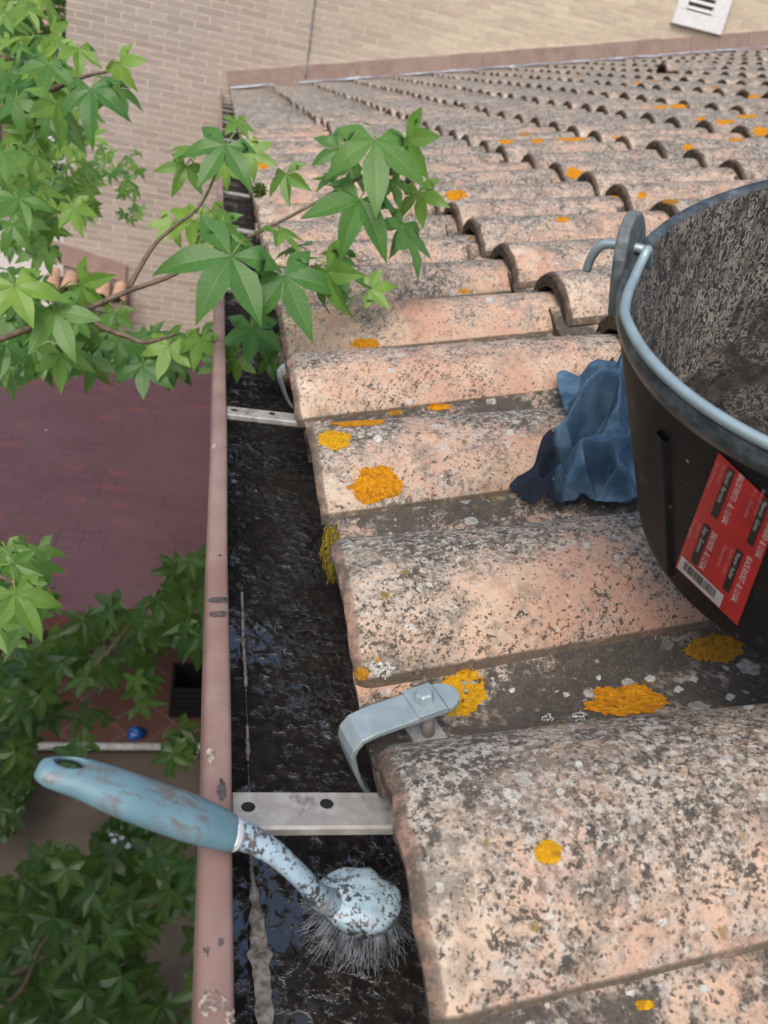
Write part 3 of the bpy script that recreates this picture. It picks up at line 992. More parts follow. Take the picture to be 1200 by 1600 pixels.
for i in range(nr+1):
    ph = math.pi*.5*(1-i/nr) if i <= nr else 0
    rr, zz = math.cos(ph), math.sin(ph)
    for k_ in range(na):
        a = 2*math.pi*k_/na
        notch = 1-.16*math.exp(-((a-.95)/.28)**2)+.05*noise.noise(Vector((math.cos(a)*3, math.sin(a)*3, 9)))
        ex = .0225*(1+.10*math.cos(a-2.7))*notch; ey = .0170*notch
        bump_ = 1+.03*noise.noise(Vector((math.cos(a)*2, math.sin(a)*2, i*.3)))
        vs.append(MH @ Vector((rr*ex*math.cos(a)*bump_, rr*ey*math.sin(a)*bump_, zz*.0066+.0010*noise.noise(Vector((rr*math.cos(a)*3, rr*math.sin(a)*3, 6)))+.0005*noise.noise(Vector((rr*math.cos(a)*9, rr*math.sin(a)*9, 2))))))
for k_ in range(na):
    a = 2*math.pi*k_/na
    vs.append(MH @ Vector((.0205*math.cos(a), .0178*math.sin(a), -.0055)))
for i in range(nr+1):
    for k_ in range(na):
        fs.append((i*na+k_, i*na+(k_+1) % na, (i+1)*na+(k_+1) % na, (i+1)*na+k_))
fs.append(tuple((nr+1)*na+k_ for k_ in range(na)))
mesh_obj('brush_head', vs, fs, M_NECK, BR)
mb = MB()
rb = random.Random(5)
for i in range(1500):
    a = rb.uniform(0, 2*math.pi); rr = math.sqrt(rb.random())
    p = Vector((.0195*rr*math.cos(a), .0165*rr*math.sin(a), -.004))
    spl = rr**2*rb.uniform(.25, 1.0)*(1+.5*noise.noise(Vector((a*2.2, 0, 0))))
    d = Vector((math.cos(a)*spl*1.0, math.sin(a)*spl*1.15, -1)).normalized()
    L = rb.uniform(.012, .026)
    q = p+d*L*.55; e = p+d*L+Vector((0, 0, .002*rr)); e += Vector((rb.uniform(-.004, .004), rb.uniform(-.004, .004), rb.uniform(0, .002)))
    mb.tube([MH @ p, MH @ q, MH @ e], [.00017, .00015, .00010], 4, cap=False)
mb.build('bristles', plain('grey_bristle', (.30, .34, .38), .35, 0, .6, 160, dark=(.03, .03, .033)), BR)

# ------------------------------------------------------------------ BUCKET
SB = .9
_base = Vector((0.31359, 0.14721, 0.08987)); ba = Vector((-0.33208, -0.23550, 0.91338)).normalized()
bc = CAM+(_base-CAM)*SB
RT, RB, HB = .1648*SB, .1365*SB, .160*SB
bx = (RIGHT-ba*RIGHT.dot(ba)).normalized(); by = ba.cross(bx)
MBK = Matrix((bx, by, ba)).transposed().to_4x4(); MBK.translation = bc
BK = thing('mortar_bucket', 'black rubber mortar bucket with steel handle and red sticker standing on the tiles', 'bucket', bc)
t = NT('black_rubber')
c = t.coord()
k = t.mix(t.ramp(t.noise(c, 20, 4), .35, .7), (.009, .0105, .0125), (.0155, .017, .019))
k = t.mix(t.math('MULTIPLY', t.ramp(t.noise(t.mapping(c, (160, 160, 30)), 1, 5, .7), .62, .72), .5), k, (.17, .155, .14))
k = t.mix(t.math('MULTIPLY', t.ramp(t.noise(c, 42, 6, .75), .60, .70), .55), k, (.16, .155, .148))
vo = t.vor(c, 75)
pk = t.n('ShaderNodeSeparateColor'); t.link(vo['Color'], pk.inputs[0])
k = t.mix(t.math('MULTIPLY', t.math('LESS_THAN', vo['Distance'], t.math('MULTIPLY_ADD', pk.outputs[0], .2, -.11)), .8), k, (.38, .40, .40))
M_RUB = t.set(k, .55, 0, t.bump(t.noise(c, 240, 4), .2, .001), .18)
t = NT('splashed_inner_rubber')
c = t.coord()
MAPi = t.mapping(c, (1, 1, .6))
w = t.noise(MAPi, 215, 3, .6, 1.7)
wm_ = t.ramp(t.math('ABSOLUTE', t.math('SUBTRACT', w, .5)), .075, .02)
dens = t.math('MULTIPLY', t.ramp(t.noise(c, 22, 4, .6), .28, .5), t.ramp(t.noise(t.mapping(c, (1, 1, .25)), 60, 4, .7), .30, .55))
dens = t.math('ADD', dens, t.math('MULTIPLY', t.ramp(t.noise(c, 34, 5, .7), .56, .7), .4))
k = t.mix(t.ramp(t.noise(c, 500, 2), .3, .7), (.022, .021, .02), (.05, .046, .042))
k = t.mix(t.math('MULTIPLY', t.math('MULTIPLY', wm_, dens), .95), k, t.mix(t.ramp(t.noise(c, 60), .35, .65), (.25, .23, .20), (.34, .315, .275)))
M_INN = t.set(k, .75, 0, t.bump(wm_, .35, .0012), .3)
t = NT('worn_rim_rubber')
c = t.coord()
k = t.mix(t.ramp(t.noise(c, 70, 6, .7), .4, .7), (.035, .045, .05), (.13, .16, .175))
M_RIMR = t.set(k, .34, 0, t.bump(t.noise(c, 240, 4), .2, .001), .6)
def wall_prof(h): return RB+(RT-RB)*h
NB = 120
prof = [(0, .004), (RB*.86, .004), (RB*.95, .0), (RB, .004)]+[(wall_prof(h), h*HB) for h in (.05, .12, .2, .3, .4, .5, .6, .7, .8, .88, .93)]
mb = MB(); mb.lathe(prof, NB, MBK)
BKV, BKF = list(mb.v), list(mb.f)
body = mb.build('bucket_body', M_RUB, BK)
BKB = BVHTree.FromPolygons(BKV, BKF)
# vertical moulding ribs on the body
for a in (math.radians(198), math.radians(320)):
    rb_ = MB()
    for h0, h1 in ((.1, .80),):
        pts = [(h, da) for h in [h0+(h1-h0)*i/12 for i in range(13)] for da in (-.035, -.02, .02, .035)]
        vv = [MBK @ Vector(((wall_prof(h)+(.0022 if abs(da) < .03 else -.0005))*math.cos(a+da), (wall_prof(h)+(.0022 if abs(da) < .03 else -.0005))*math.sin(a+da), h*HB)) for h, da in pts]
        rb_.add(vv, [(i*4+j, i*4+j+1, i*4+j+5, i*4+j+4) for i in range(12) for j in range(3)])
    rb_.build('body_rib', M_RUB, BK)
mb = MB()
mb.lathe([(wall_prof(.915)-.001, HB*.915), (RT-.0018, HB*.925), (RT-.0004, HB*.945), (RT, HB*.975), (RT-.001, HB*.998), (RT-.0015, HB*1.006), (RT-.005, HB*1.0), (RT-.0062, HB*.985)], NB, MBK)
mb.build('rim', M_RIMR, BK)
mb = MB()
mb.lathe([(RT-.0062, HB*.985)]+[(wall_prof(h)-.0055, h*HB) for h in (.9, .8, .7, .6, .5, .4, .3, .2, .1, .05)]+[(0, .011)], NB, MBK)
inner = mb.build('inner_wall', M_INN, BK)

def on_bucket(px, py, off):
    r = ray(px, py).normalized()
    loc, nor, i, d = BKB.ray_cast(CAM, r)
    if loc is None:
        return None
    if nor.dot(r) > 0: nor = -nor
    # smooth normal of the cone
    return loc+nor*off

# lug: find its azimuth from the picture of the rim
def rim_pt(az, r=RT, h=HB): return MBK @ Vector((r*math.cos(az), r*math.sin(az), h))
laz = min([2*math.pi*i/720 for i in range(720)], key=lambda a: (lambda q: (q[0]-990)**2+(q[1]-400)**2)(proj(rim_pt(a))))
mb = MB()
def lug_pt(x, z, off):
    a = laz+x/RT
    return MBK @ Vector(((RT+.002+off)*math.cos(a), (RT+.002+off)*math.sin(a), HB*.9+z))
outl = [(x*.86, z) for x, z in [(-.024, -.012), (-.024, .010), (-.022, .020), (-.0175, .028), (-.011, .0335), (-.004, .0355), (.004, .0355), (.011, .0335), (.0175, .028), (.022, .020), (.024, .010), (.024, -.012)]]
fr = [lug_pt(x, z, .0032) for x, z in outl]; bk_ = [lug_pt(x, z, -.0032) for x, z in outl]
n = len(outl)
mb.add(fr+bk_, [tuple(range(n-1, -1, -1)), tuple(range(n, 2*n))]+[(i, (i+1) % n, n+(i+1) % n, n+i) for i in range(n)])
bevel(mb.build('handle_lug', plain('pale_scuffed_rubber', (.15, .175, .185), .6, 0, .4, 120), BK, smooth=False), .0014, 2)
# the bail: a steel rod hooked through the lug and lying along the rim
M_STEEL = plain('galvanised_rod', (.35, .455, .495), .38, .35, .12, 60)
wire = []
for t_ in [(.010, -.030), (.020, -.023), (.0225, -.014), (.018, -.004)]:
    pass
hookc = lug_pt(0, .014, 0)
outd = (hookc-(MBK @ Vector((0, 0, HB*.9+.014)))).normalized()
tan = ba.cross(outd).normalized()
sgn = 1
if proj(rim_pt(laz+.3))[1] < proj(rim_pt(laz-.3))[1]: sgn = -1
pts = [hookc+outd*.021-ba*.013, hookc+outd*.0195-ba*.006, hookc+outd*.015+ba*.0015, hookc+outd*.010+ba*.004, hookc+ba*.004, hookc-outd*.009+ba*.003, hookc-outd*.0125-ba*.002+tan*sgn*.004]
for i in range(1, 60):
    a = laz+sgn*(.055+i*.045)
    e = min(1, i/4)
    rr = RT-.0125+.0105*min(1, i/9); hh = HB*1.0+.0125*(1-e)+.0045*e
    pts.append(rim_pt(a, rr, hh))
pp = smooth_path([tuple(p) for p in pts], 4)
mb = MB(); mb.tube(pp, .0025, 12)
mb.build('bail_handle', M_STEEL, BK)

# red sticker; s runs along the writing, t across it
TL, DS, DT = (1040+450/5.333, 690+85/5.333), (-360/5.333, 955/5.333), (485/5.333, 460/5.333)
def st2p(s, t_, off):
    px, py = TL[0]+DS[0]*s+DT[0]*t_, TL[1]+DS[1]*s+DT[1]*t_
    q = on_bucket(px, py, off)
    return q
def crop2st(x, y):
    x -= 450; y -= 85
    det = -360*460-955*485
    return ((x*460-y*485)/det, (-360*y-955*x)/det)
def patch(s0, s1, t0, t1, off, ns=14, nt=14):
    vs, fs = [], []
    for i in range(ns+1):
        for j in range(nt+1):
            vs.append(st2p(s0+(s1-s0)*i/ns, t0+(t1-t0)*j/nt, off))
    for i in range(ns):
        for j in range(nt):
            q = (i*(nt+1)+j, i*(nt+1)+j+1, (i+1)*(nt+1)+j+1, (i+1)*(nt+1)+j)
            if all(vs[k_] is not None for k_ in q): fs.append(q)
    keep = sorted({k_ for f_ in fs for k_ in f_}); re_ = {k_: i for i, k_ in enumerate(keep)}
    return [vs[k_] for k_ in keep], [tuple(re_[k_] for k_ in f_) for f_ in fs]
M_RED = plain('red_sticker', (.58, .028, .030), .45, 0, .18, 60, bump=.05)
M_BLK = plain('sticker_black', (.02, .018, .018), .5, 0, .2, 90, bump=.02)
M_WHT = plain('sticker_white', (.66, .66, .66), .5, 0, .12, 90, bump=.02)
M_PINK = plain('sticker_pale_print', (.70, .30, .30), .5, 0, .2, 90, bump=.02)
vs, fs = patch(0, 1, 0, 1.06, .0006, 28, 28)
STK = mesh_obj('sticker', vs, fs, M_RED, BK)
def sticker_bit(name, s0, s1, t0, t1, mat, off=.0009):
    vs, fs = patch(s0, s1, t0, t1, off, 8, 4)
    if fs: mesh_obj(name, vs, fs, mat, STK)
def sticker_text(txt, s0, s1, t0, t1, mat, off=.0011, bold=0.0):
    cu = bpy.data.curves.new('t', 'FONT'); cu.body = txt; cu.resolution_u = 2; cu.offset = bold
    ob = bpy.data.objects.new('t', cu); COL.objects.link(ob)
    bpy.context.view_layer.update()
    me = bpy.data.meshes.new_from_object(ob.evaluated_get(bpy.context.evaluated_depsgraph_get()))
    bpy.data.objects.remove(ob)
    xs = [v.co.x for v in me.vertices]
    x0, x1 = min(xs), max(xs)
    vs = []
    for v in me.vertices:
        s = s0+(s1-s0)*(v.co.x-x0)/(x1-x0)
        tt = t0+(t1-t0)*(v.co.y+.05)/.78
        vs.append(st2p(s, tt, off))
    fs = [tuple(p.vertices) for p in me.polygons if all(vs[i] is not None for i in p.vertices)]
    keep = sorted({k_ for f_ in fs for k_ in f_}); re_ = {k_: i for i, k_ in enumerate(keep)}
    if fs: mesh_obj('lettering', [vs[k_] for k_ in keep], [tuple(re_[k_] for k_ in f_) for f_ in fs], mat, STK, smooth=False)
def block(a0, a1, bar, bold, smalls, ttl, sub, lines):
    """a0/a1: crop pixels of the bar's middle line ends; same for the bold line and the small lines"""
    (s0, t0), (s1, t1) = crop2st(*bar[0]), crop2st(*bar[1])
    tm = (t0+t1)/2
    sticker_bit('black_bar', s0, s1, tm-.055, tm+.055, M_BLK)
    sticker_text(sub, s0+.015, s0+(s1-s0)*.68, tm-.032, tm+.036, M_WHT, .0013)
    (s0, t0), (s1, t1) = crop2st(*bold[0]), crop2st(*bold[1])
    tm = (t0+t1)/2
    sticker_text(ttl, s0, s1, tm-.042, tm+.048, M_WHT, .0011, .012)
    for (p0, p1), tx in zip(smalls, lines):
        (s0, t0), (s1, t1) = crop2st(*p0), crop2st(*p1)
        tm = (t0+t1)/2
        sticker_text(tx, s0, s1, tm-.028, tm+.03, M_PINK)
block(0, 0, ((570, 225), (408, 615)), ((662, 280), (485, 665)), (((505, 190), (450, 335)), ((455, 165), (370, 385))), 'BALDE PRETO - 8L / 2.1GAL', 'Material - Borracha', ('Borracha  8 L', '28 x 20 cm aprox.'))
block(0, 0, ((362, 695), (243, 1005)), ((432, 755), (300, 1050)), (((310, 670), (262, 790)), ((268, 640), (205, 790))), 'SEAU NOIR - 8L / 2.1GAL', 'Seau - Gomme', ('Gomme  8 L', 'Souple'))
block(0, 0, ((860, 480), (702, 840)), ((905, 640), (768, 945)), (((850, 400), (745, 585)), ((780, 400), (660, 610))), 'CUBO NEGRO - 8L / 2.1GAL', 'Material - Goma', ('Goma 28 x 20 cm', '8 L  Flexible'))
block(0, 0, ((648, 920), (492, 1215)), ((738, 975), (552, 1300)), (((585, 900), (485, 1080)), ((525, 860), (440, 1020))), 'BLACK BUCKET - 8L / 2.1GAL', 'Material - Rubber', ('Rubber bucket', 'Flexible'))
p0, p1, p2 = crop2st(150, 945), crop2st(490, 1275), crop2st(110, 1045)
bs0, bs1, bt0, bt1 = p0[0], p2[0], p0[1]-.005, p1[1]+.01
sticker_bit('barcode_field', bs0, bs1, bt0, bt1, M_WHT, .0009)
rbc = random.Random(3)
bar_v, bar_f = [], []
tt = bt0+.07
while tt < bt1-.12:
    w_ = rbc.choice([.005, .008, .012])
    vs, fs = patch(bs0+.012, bs1-.03, tt, tt+w_, .0012, 4, 1)
    b0 = len(bar_v); bar_v += vs; bar_f += [tuple(i+b0 for i in f_) for f_ in fs]
    tt += w_+rbc.choice([.006, .009, .013])
mesh_obj('barcode_bars', bar_v, bar_f, M_BLK, STK, smooth=False)
sticker_text('8 436012 75139', bs1-.026, bs1-.008, bt0+.08, bt1-.12, M_BLK) if False else None

# sludge inside the bucket
vs, fs = [], []
NRr, NA = 44, 110
for i in range(NRr+1):
    for j in range(NA):
        a = 2*math.pi*j/NA; r = (wall_prof(.42)-.0045)*i/NRr
        x, y = r*math.cos(a), r*math.sin(a)
        q = Vector((x, y, 0))
        h = HB*.34+.030*(x/RT)*.3+.010*noise.fractal(q*28, 1, 2, 4)+.006*abs(noise.noise(q*85))+.004*noise.noise(q*170)
        vs.append(MBK @ Vector((x, y, h)))
for i in range(NRr):
    for j in range(NA):
        fs.append((i*NA+j, i*NA+(j+1) % NA, (i+1)*NA+(j+1) % NA, (i+1)*NA+j))
t = NT('drying_sludge')
c = t.coord()
w = t.noise(c, 110, 3, .55, 2.0)
wm_ = t.ramp(t.math('ABSOLUTE', t.math('SUBTRACT', w, .5)), .06, .02)
k = t.mix(t.ramp(t.noise(c, 90, 5, .6), .4, .7), (.018, .016, .014), (.05, .042, .034))
k = t.mix(t.math('MULTIPLY', t.math('MULTIPLY', wm_, t.ramp(t.noise(c, 30, 3), .42, .58)), .7), k, (.17, .15, .13))
M_BMUD = t.set(k, .55, 0, t.bump(t.noise(c, 150, 6, .65), .9, .006), .4)
tag(mesh_obj('bucket_sludge', vs, fs, M_BMUD), 'dark lumpy sludge heaped inside the black mortar bucket', 'sludge', kind='stuff')

# ------------------------------------------------------------------ BLUE RAG between two tile rows
outline = [(866, 604), (880, 600), (905, 614), (922, 590), (938, 584), (962, 596), (992, 622), (1005, 700), (1012, 770), (1005, 801), (960, 803), (915, 799), (872, 803), (848, 796), (834, 803), (812, 797), (792, 778), (806, 768), (832, 764), (848, 728), (866, 700), (892, 690), (876, 650)]
def inside(x, y):
    c_ = False
    n = len(outline)
    for i in range(n):
        x0, y0 = outline[i]; x1, y1 = outline[(i+1) % n]
        if (y0 > y) != (y1 > y) and x < (x1-x0)*(y-y0)/(y1-y0)+x0: c_ = not c_
    return c_
def segd(x, y, a, b):
    dx, dy = b[0]-a[0], b[1]-a[1]
    t_ = max(0, min(1, ((x-a[0])*dx+(y-a[1])*dy)/(dx*dx+dy*dy)))
    return math.hypot(x-a[0]-dx*t_, y-a[1]-dy*t_), t_
RC = [(230,110,6),(240,165,5),(255,345,4),(300,348,10),(210,390,10),(205,430,12),(130,540,8),(90,550,6),(30,580,4),(60,610,4),(125,645,3),(165,600,9),(180,640,3),(270,640,4),(400,636,4),(500,632,4),(580,645,4),(620,665,5),(620,400,16),(600,205,14),(545,145,10),(470,95,9),(395,55,6),(345,122,9),
      (445,190,6),(470,200,15),(490,205,23),(400,275,22),(330,350,21),(270,440,18),(215,530,14),(240,560,3),(487,300,22),(482,390,20),(478,465,18),(440,330,6),(380,420,5),(310,480,5),(420,455,14),(300,512,13),(330,522,18),(440,545,19),(390,572,4),(450,572,3),(480,585,15),(540,560,8),(530,420,9),(545,300,8),(520,500,17),(350,602,16),(280,602,11),(250,590,16),(500,602,16),(160,560,12),(110,600,9),(250,420,7),(180,480,14),(330,200,4),(290,250,6),(400,170,6),(360,140,3),(430,120,12)]
from mathutils.geometry import delaunay_2d_cdt, barycentric_transform
RP = [Vector((780+x/2.667, 560+y/2.667)) for x, y, h in RC]
RHT = [h*.0030 for x, y, h in RC]
_dv, _de, _df, _o1, _o2, _o3 = delaunay_2d_cdt(RP, [], [], 0, 1e-6)
def rag_h(x, y):
    x += 2.5*noise.noise(Vector((x*.05, y*.05, 50))); y += 2.5*noise.noise(Vector((x*.05, y*.05, 60)))
    best = None
    for f_ in _df:
        (x0, y0), (x1, y1), (x2, y2) = _dv[f_[0]], _dv[f_[1]], _dv[f_[2]]
        det = (y1-y2)*(x0-x2)+(x2-x1)*(y0-y2)
        if abs(det) < 1e-9: continue
        l0 = ((y1-y2)*(x-x2)+(x2-x1)*(y-y2))/det
        l1 = ((y2-y0)*(x-x2)+(x0-x2)*(y-y2))/det
        l2 = 1-l0-l1
        mn = min(l0, l1, l2)
        if best is None or mn > best[0]:
            hs = [RHT[_o1[i][0]] for i in f_]
            best = (mn, l0*hs[0]+l1*hs[1]+l2*hs[2])
        if mn >= 0: break
    h = max(.002, best[1])
    h += .0016*noise.noise(Vector((x*.06, y*.07, 3)))+.0010*noise.noise(Vector((x*.14, y*.16, 8)))+.0004*noise.noise(Vector((x*.4, y*.4, 1)))
    return h
stp = 1.5
idx, vs, at = {}, [], []
for i in range(int((1016-788)/stp)):
    for j in range(int((806-580)/stp)):
        x, y = 788+i*stp, 580+j*stp
        xx, yy = x+2.5*noise.noise(Vector((x*.05, y*.05, 21))), y+2.5*noise.noise(Vector((x*.05, y*.05, 31)))
        if not inside(xx, yy): continue
        h = hit(x, y)
        if h is None: continue
        idx[(i, j)] = len(vs)
        lift = rag_h(x, y)
        d_ = (EN*.8+(CAM-h[0]).normalized()*.4).normalized()
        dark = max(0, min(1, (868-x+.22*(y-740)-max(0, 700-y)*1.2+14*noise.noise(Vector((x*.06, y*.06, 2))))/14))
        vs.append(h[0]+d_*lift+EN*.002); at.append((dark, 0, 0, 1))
fs = [tuple(idx[q] for q in ((i, j), (i, j+1), (i+1, j+1), (i+1, j))) for (i, j) in idx if all(q in idx for q in ((i, j+1), (i+1, j+1), (i+1, j)))]
nb_, ecount = {}, {}
for f_ in fs:
    for a in range(4):
        nb_.setdefault(f_[a], set()).update((f_[(a+1) % 4], f_[a-1]))
        e_ = tuple(sorted((f_[a], f_[(a+1) % 4]))); ecount[e_] = ecount.get(e_, 0)+1
rimn = {}
for (a, b_), q in ecount.items():
    if q == 1: rimn.setdefault(a, []).append(b_); rimn.setdefault(b_, []).append(a)
for it in range(8):                                  # soften the folds a little, the hem a lot
    vs = [v*.3+sum((vs[q] for q in rimn[i]), Vector())*(.7/len(rimn[i])) if i in rimn else (v*.5+sum((vs[q] for q in nb_[i]), Vector())*(.5/len(nb_[i])) if it < 5 and i in nb_ else v) for i, v in enumerate(vs)]
keep = sorted(nb_); re_ = {q: i for i, q in enumerate(keep)}
vs = [vs[q] for q in keep]; at = [at[q] for q in keep]; fs = [tuple(re_[q] for q in f_) for f_ in fs]
t = NT('blue_cotton')
dk_, _, _, _ = t.attr('leaf')
c = t.coord()
k = t.mix(t.ramp(t.noise(c, 40, 4), .35, .7), (.046, .098, .165), (.105, .180, .262))
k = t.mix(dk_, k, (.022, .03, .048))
k = t.mix(t.math('MULTIPLY', t.ramp(t.noise(c, 120, 5, .7), .66, .72), .6), k, (.34, .38, .42))
k = t.mix(t.math('MULTIPLY', t.ramp(t.noise(c, 32, 5, .7), .60, .68), .7), k, (.02, .026, .04))
M_RAG = t.set(k, .95, 0, t.bump(t.noise(c, 900, 2), .25, .0008), .1)
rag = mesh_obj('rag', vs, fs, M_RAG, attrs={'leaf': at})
subsurf(rag, 1)
sd_ = rag.modifiers.new('thickness', 'SOLIDIFY'); sd_.thickness = .0016; sd_.offset = -1
tag(rag, 'crumpled dirty blue cloth rag tucked between the tiles and the black bucket', 'rag')

# ------------------------------------------------------------------ FAR BRICK WALL
WX0 = -1.43
BW = thing('brick_wall', 'tall pale brown brick wall closing the far end of the tiled roof', 'wall', (WX0, YW, -5.2))
mb = MB(); mb.box((WX0, YW, -5.3), (9.5, YW+.30, 4.6))
mb.build('brick_face', M_BRICK, BW, smooth=False)
sk = MB()
tw = .30
i = 0
while i*tw < 6.6:
    a0, a1 = i*tw+.0035, (i+1)*tw-.0035
    jz = rnd.uniform(-.004, .004)
    sk.add([roof(u, YW-d, w) - Vector((.02, 0, 0)) for d in (.0, .022) for u, w in ((a0, -.04), (a1, -.04), (a1, .142+jz), (a0, .142+jz))],
           [(4, 5, 6, 7), (0, 3, 2, 1), (0, 1, 5, 4), (1, 2, 6, 5), (2, 3, 7, 6), (3, 0, 4, 7)])
    i += 1
bevel(sk.build('skirting', M_CLAYPINK, BW, smooth=False), .003, 2)
gr = MB()
gr.add([roof(u, YW-d, w)-Vector((.02, 0, 0)) for d in (.0, .014) for u, w in ((0.01, -.04), (6.6, -.04), (6.6, .139), (0.01, .139))],
       [(4, 5, 6, 7), (0, 3, 2, 1), (0, 1, 5, 4), (1, 2, 6, 5), (2, 3, 7, 6), (3, 0, 4, 7)])
gr.build('skirting_grout', plain('pale_grout', (.50, .44, .38), .9), BW, smooth=False)
fl = MB()
us = [.0+6.6*i/160 for i in range(161)]
ft = [roof(u, YW-.03-.02*noise.noise(Vector((u*3, 0, 0))), .004+.010*noise.noise(Vector((u*5, 2, 0)))) for u in us]+[roof(u, YW-.016, .022+.012*noise.noise(Vector((u*4, 7, 0)))) for u in us]
fl.add(ft, [(i, i+1, 161+i+1, 161+i) for i in range(160)])
fl.build('flashing', plain('grey_blue_flashing', (.46, .52, .60), .6, 0, .4, 9), BW)
# white vent grille
g0, g1, g2 = aty(1047, 36, YW), aty(1120, 55, YW), aty(1052, 0, YW)
gx0, gx1, gz0 = g0.x, g1.x+.02, (g0.z+g1.z)/2
VG = thing('wall_vent', 'white louvred ventilation grille high on the brick wall above the roof', 'vent', (gx0, YW, gz0))
mb = MB()
gw, gh, fr_ = gx1-gx0, .74, .105
M_VW = plain('white_vent_paint', (.80, .80, .79), .5, 0, .06, 20)
for lo, hi in (((gx0, YW-.05, gz0), (gx1, YW-.002, gz0+fr_*1.25)), ((gx0, YW-.05, gz0+gh-fr_), (gx1, YW-.002, gz0+gh)), ((gx0, YW-.048, gz0+fr_*1.25), (gx0+fr_, YW-.002, gz0+gh-fr_)), ((gx1-fr_*1.5, YW-.048, gz0+fr_*1.25), (gx1, YW-.002, gz0+gh-fr_))):
    mb.box(lo, hi)
bevel(mb.build('vent_frame', M_VW, VG, smooth=False), .006, 2)
z = gz0+fr_*1.25+.03
while z < gz0+gh-fr_-.03:
    lm = MB()
    Mx = Matrix.Translation((0, YW-.026, z)) @ Matrix.Rotation(math.radians(38), 4, 'X')
    lm.box((gx0+fr_+.001, -.024, -.005), (gx1-fr_*1.5-.001, .024, .005), Mx)
    lm.build('louvre', M_VW, VG, smooth=False)
    z += .058
mb = MB(); mb.box((gx0+fr_, YW-.006, gz0+fr_*1.25), (gx1-fr_*1.5, YW-.003, gz0+gh-fr_))
mb.build('vent_back', plain('vent_shadow_gap', (.10, .10, .11), .9), VG, smooth=False)
# thin grey cable down the wall
ca = MB()
cp = [aty(x, y, YW-.012) for x, y in ((505, -90), (500, -40), (492, 0), (488, 30), (484, 65), (480, 95))]+[aty(x, y, YW-.03) for x, y in ((479, 102), (477, 120))]
ca.tube(smooth_path([tuple(p) for p in cp], 4), .0085, 8)
tag(ca.build('cable', plain('grey_cable', (.27, .27, .28), .6)), 'thin grey cable running down the brick wall to the skirting', 'cable')

# ------------------------------------------------------------------ own house wall below the eave
HW = thing('house_wall', 'dark shaded wall of the house below the pink gutter and eave', 'wall', (.62, 3.5, -5.2))
mb = MB(); mb.box((.62, -2.0, -5.2), (.85, YW-.31, .02))
mb.build('masonry', M_BRICK, HW, smooth=False)
mb = MB(); mb.box((.052, -1.0, -.155), (.60, YW-.31, -.125)); mb.build('soffit', plain('eave_boarding', (.28, .22, .17), .8), HW, smooth=False)

# ------------------------------------------------------------------ maroon shingle roof below
SR = thing('shingle_roof', 'dull maroon shingle roof of a lean-to far below the gutter', 'roof', (-1.2, 6.3, -2.8))
yt, zt = YW-.003, -2.5
yb, zb = 4.20, -3.0
mb = MB()
mb.add([(-4.6, yb, zb), (.60, yb+.10, zb), (.60, yt, zt), (-4.6, yt, zt), (-4.6, yb, zb-.05), (.60, yb+.10, zb-.05), (.60, yt, zt-.05), (-4.6, yt, zt-.05)],
       [(0, 1, 2, 3), (7, 6, 5, 4), (0, 4, 5, 1), (1, 5, 6, 2), (2, 6, 7, 3), (3, 7, 4, 0)])
mb.build('shingle_cover', M_SHINGLE, SR, smooth=False)
mb = MB()
mb.add([(-4.6, yb-.012, zb-.055), (.60, yb+.088, zb-.055), (.60, yb+.088, zb-.15), (-4.6, yb-.012, zb-.15), (-4.6, yb+.03, zb-.055), (.60, yb+.13, zb-.055), (.60, yb+.13, zb-.15), (-4.6, yb+.03, zb-.15)],
       [(0, 3, 2, 1), (4, 5, 6, 7), (0, 1, 5, 4), (3, 7, 6, 2)])
mb.build('fascia_board', plain('maroon_fascia', (.12, .045, .045), .6), SR, smooth=False)
for x in (-2.6, .45):
    mb = MB(); mb.box((x-.05, yb+.16, -5.2), (x+.05, yb+.26, zb-.05)); mb.build('post', plain('brown_post', (.08, .05, .035), .7), SR, smooth=False)

# ------------------------------------------------------------------ small tiled canopy on the brick wall and garden wall beyond
TC = thing('tiled_canopy', 'narrow terracotta tiled ledge with pink skirting low on the brick wall', 'canopy', (-1.2, YW-.1, -1.95))
mb = MB(); mb.add([(-1.56, YW-.04, -1.60), (-.84, YW-.04, -1.73), (-.84, YW-.04, -1.90), (-1.56, YW-.04, -1.80), (-1.56, YW-.002, -1.60), (-.84, YW-.002, -1.73), (-.84, YW-.002, -1.90), (-1.56, YW-.002, -1.80)],
                 [(0, 3, 2, 1), (4, 5, 6, 7), (0, 1, 5, 4), (3, 7, 6, 2), (1, 2, 6, 5), (0, 4, 7, 3)])
mb.build('canopy_skirting', M_CLAYPINK, TC, smooth=False)
M_TERRA = plain('pale_terracotta', (.52, .33, .22), .85, 0, .25, 12)
def small_tile(x, y, z, parent, drop=.09, L=.42, r=.085):
    mb = MB()
    vs, fs = [], []
    na = 10
    for l in (0, 1):
        for rr in (r, r-.014):
            for i in range(na+1):
                a = -1.35+2.7*i/na
                vs.append(Vector((x+rr*(1-.2*l)*math.sin(a), y+L*l, z+drop*l+rr*(1-.2*l)*math.cos(a)-r)))
    W = na+1
    for i in range(na):
        fs += [(i, i+1, 2*W+i+1, 2*W+i), (W+i, 3*W+i, 3*W+i+1, W+i+1), (i, W+i, W+i+1, i+1)]
    mb.add(vs, fs); mb.build('ridge_tile', M_TERRA, parent)
for i in range(5):
    small_tile(-1.50+i*.155, YW-.30, -1.93-.012*i, TC, .10, .26, .075)
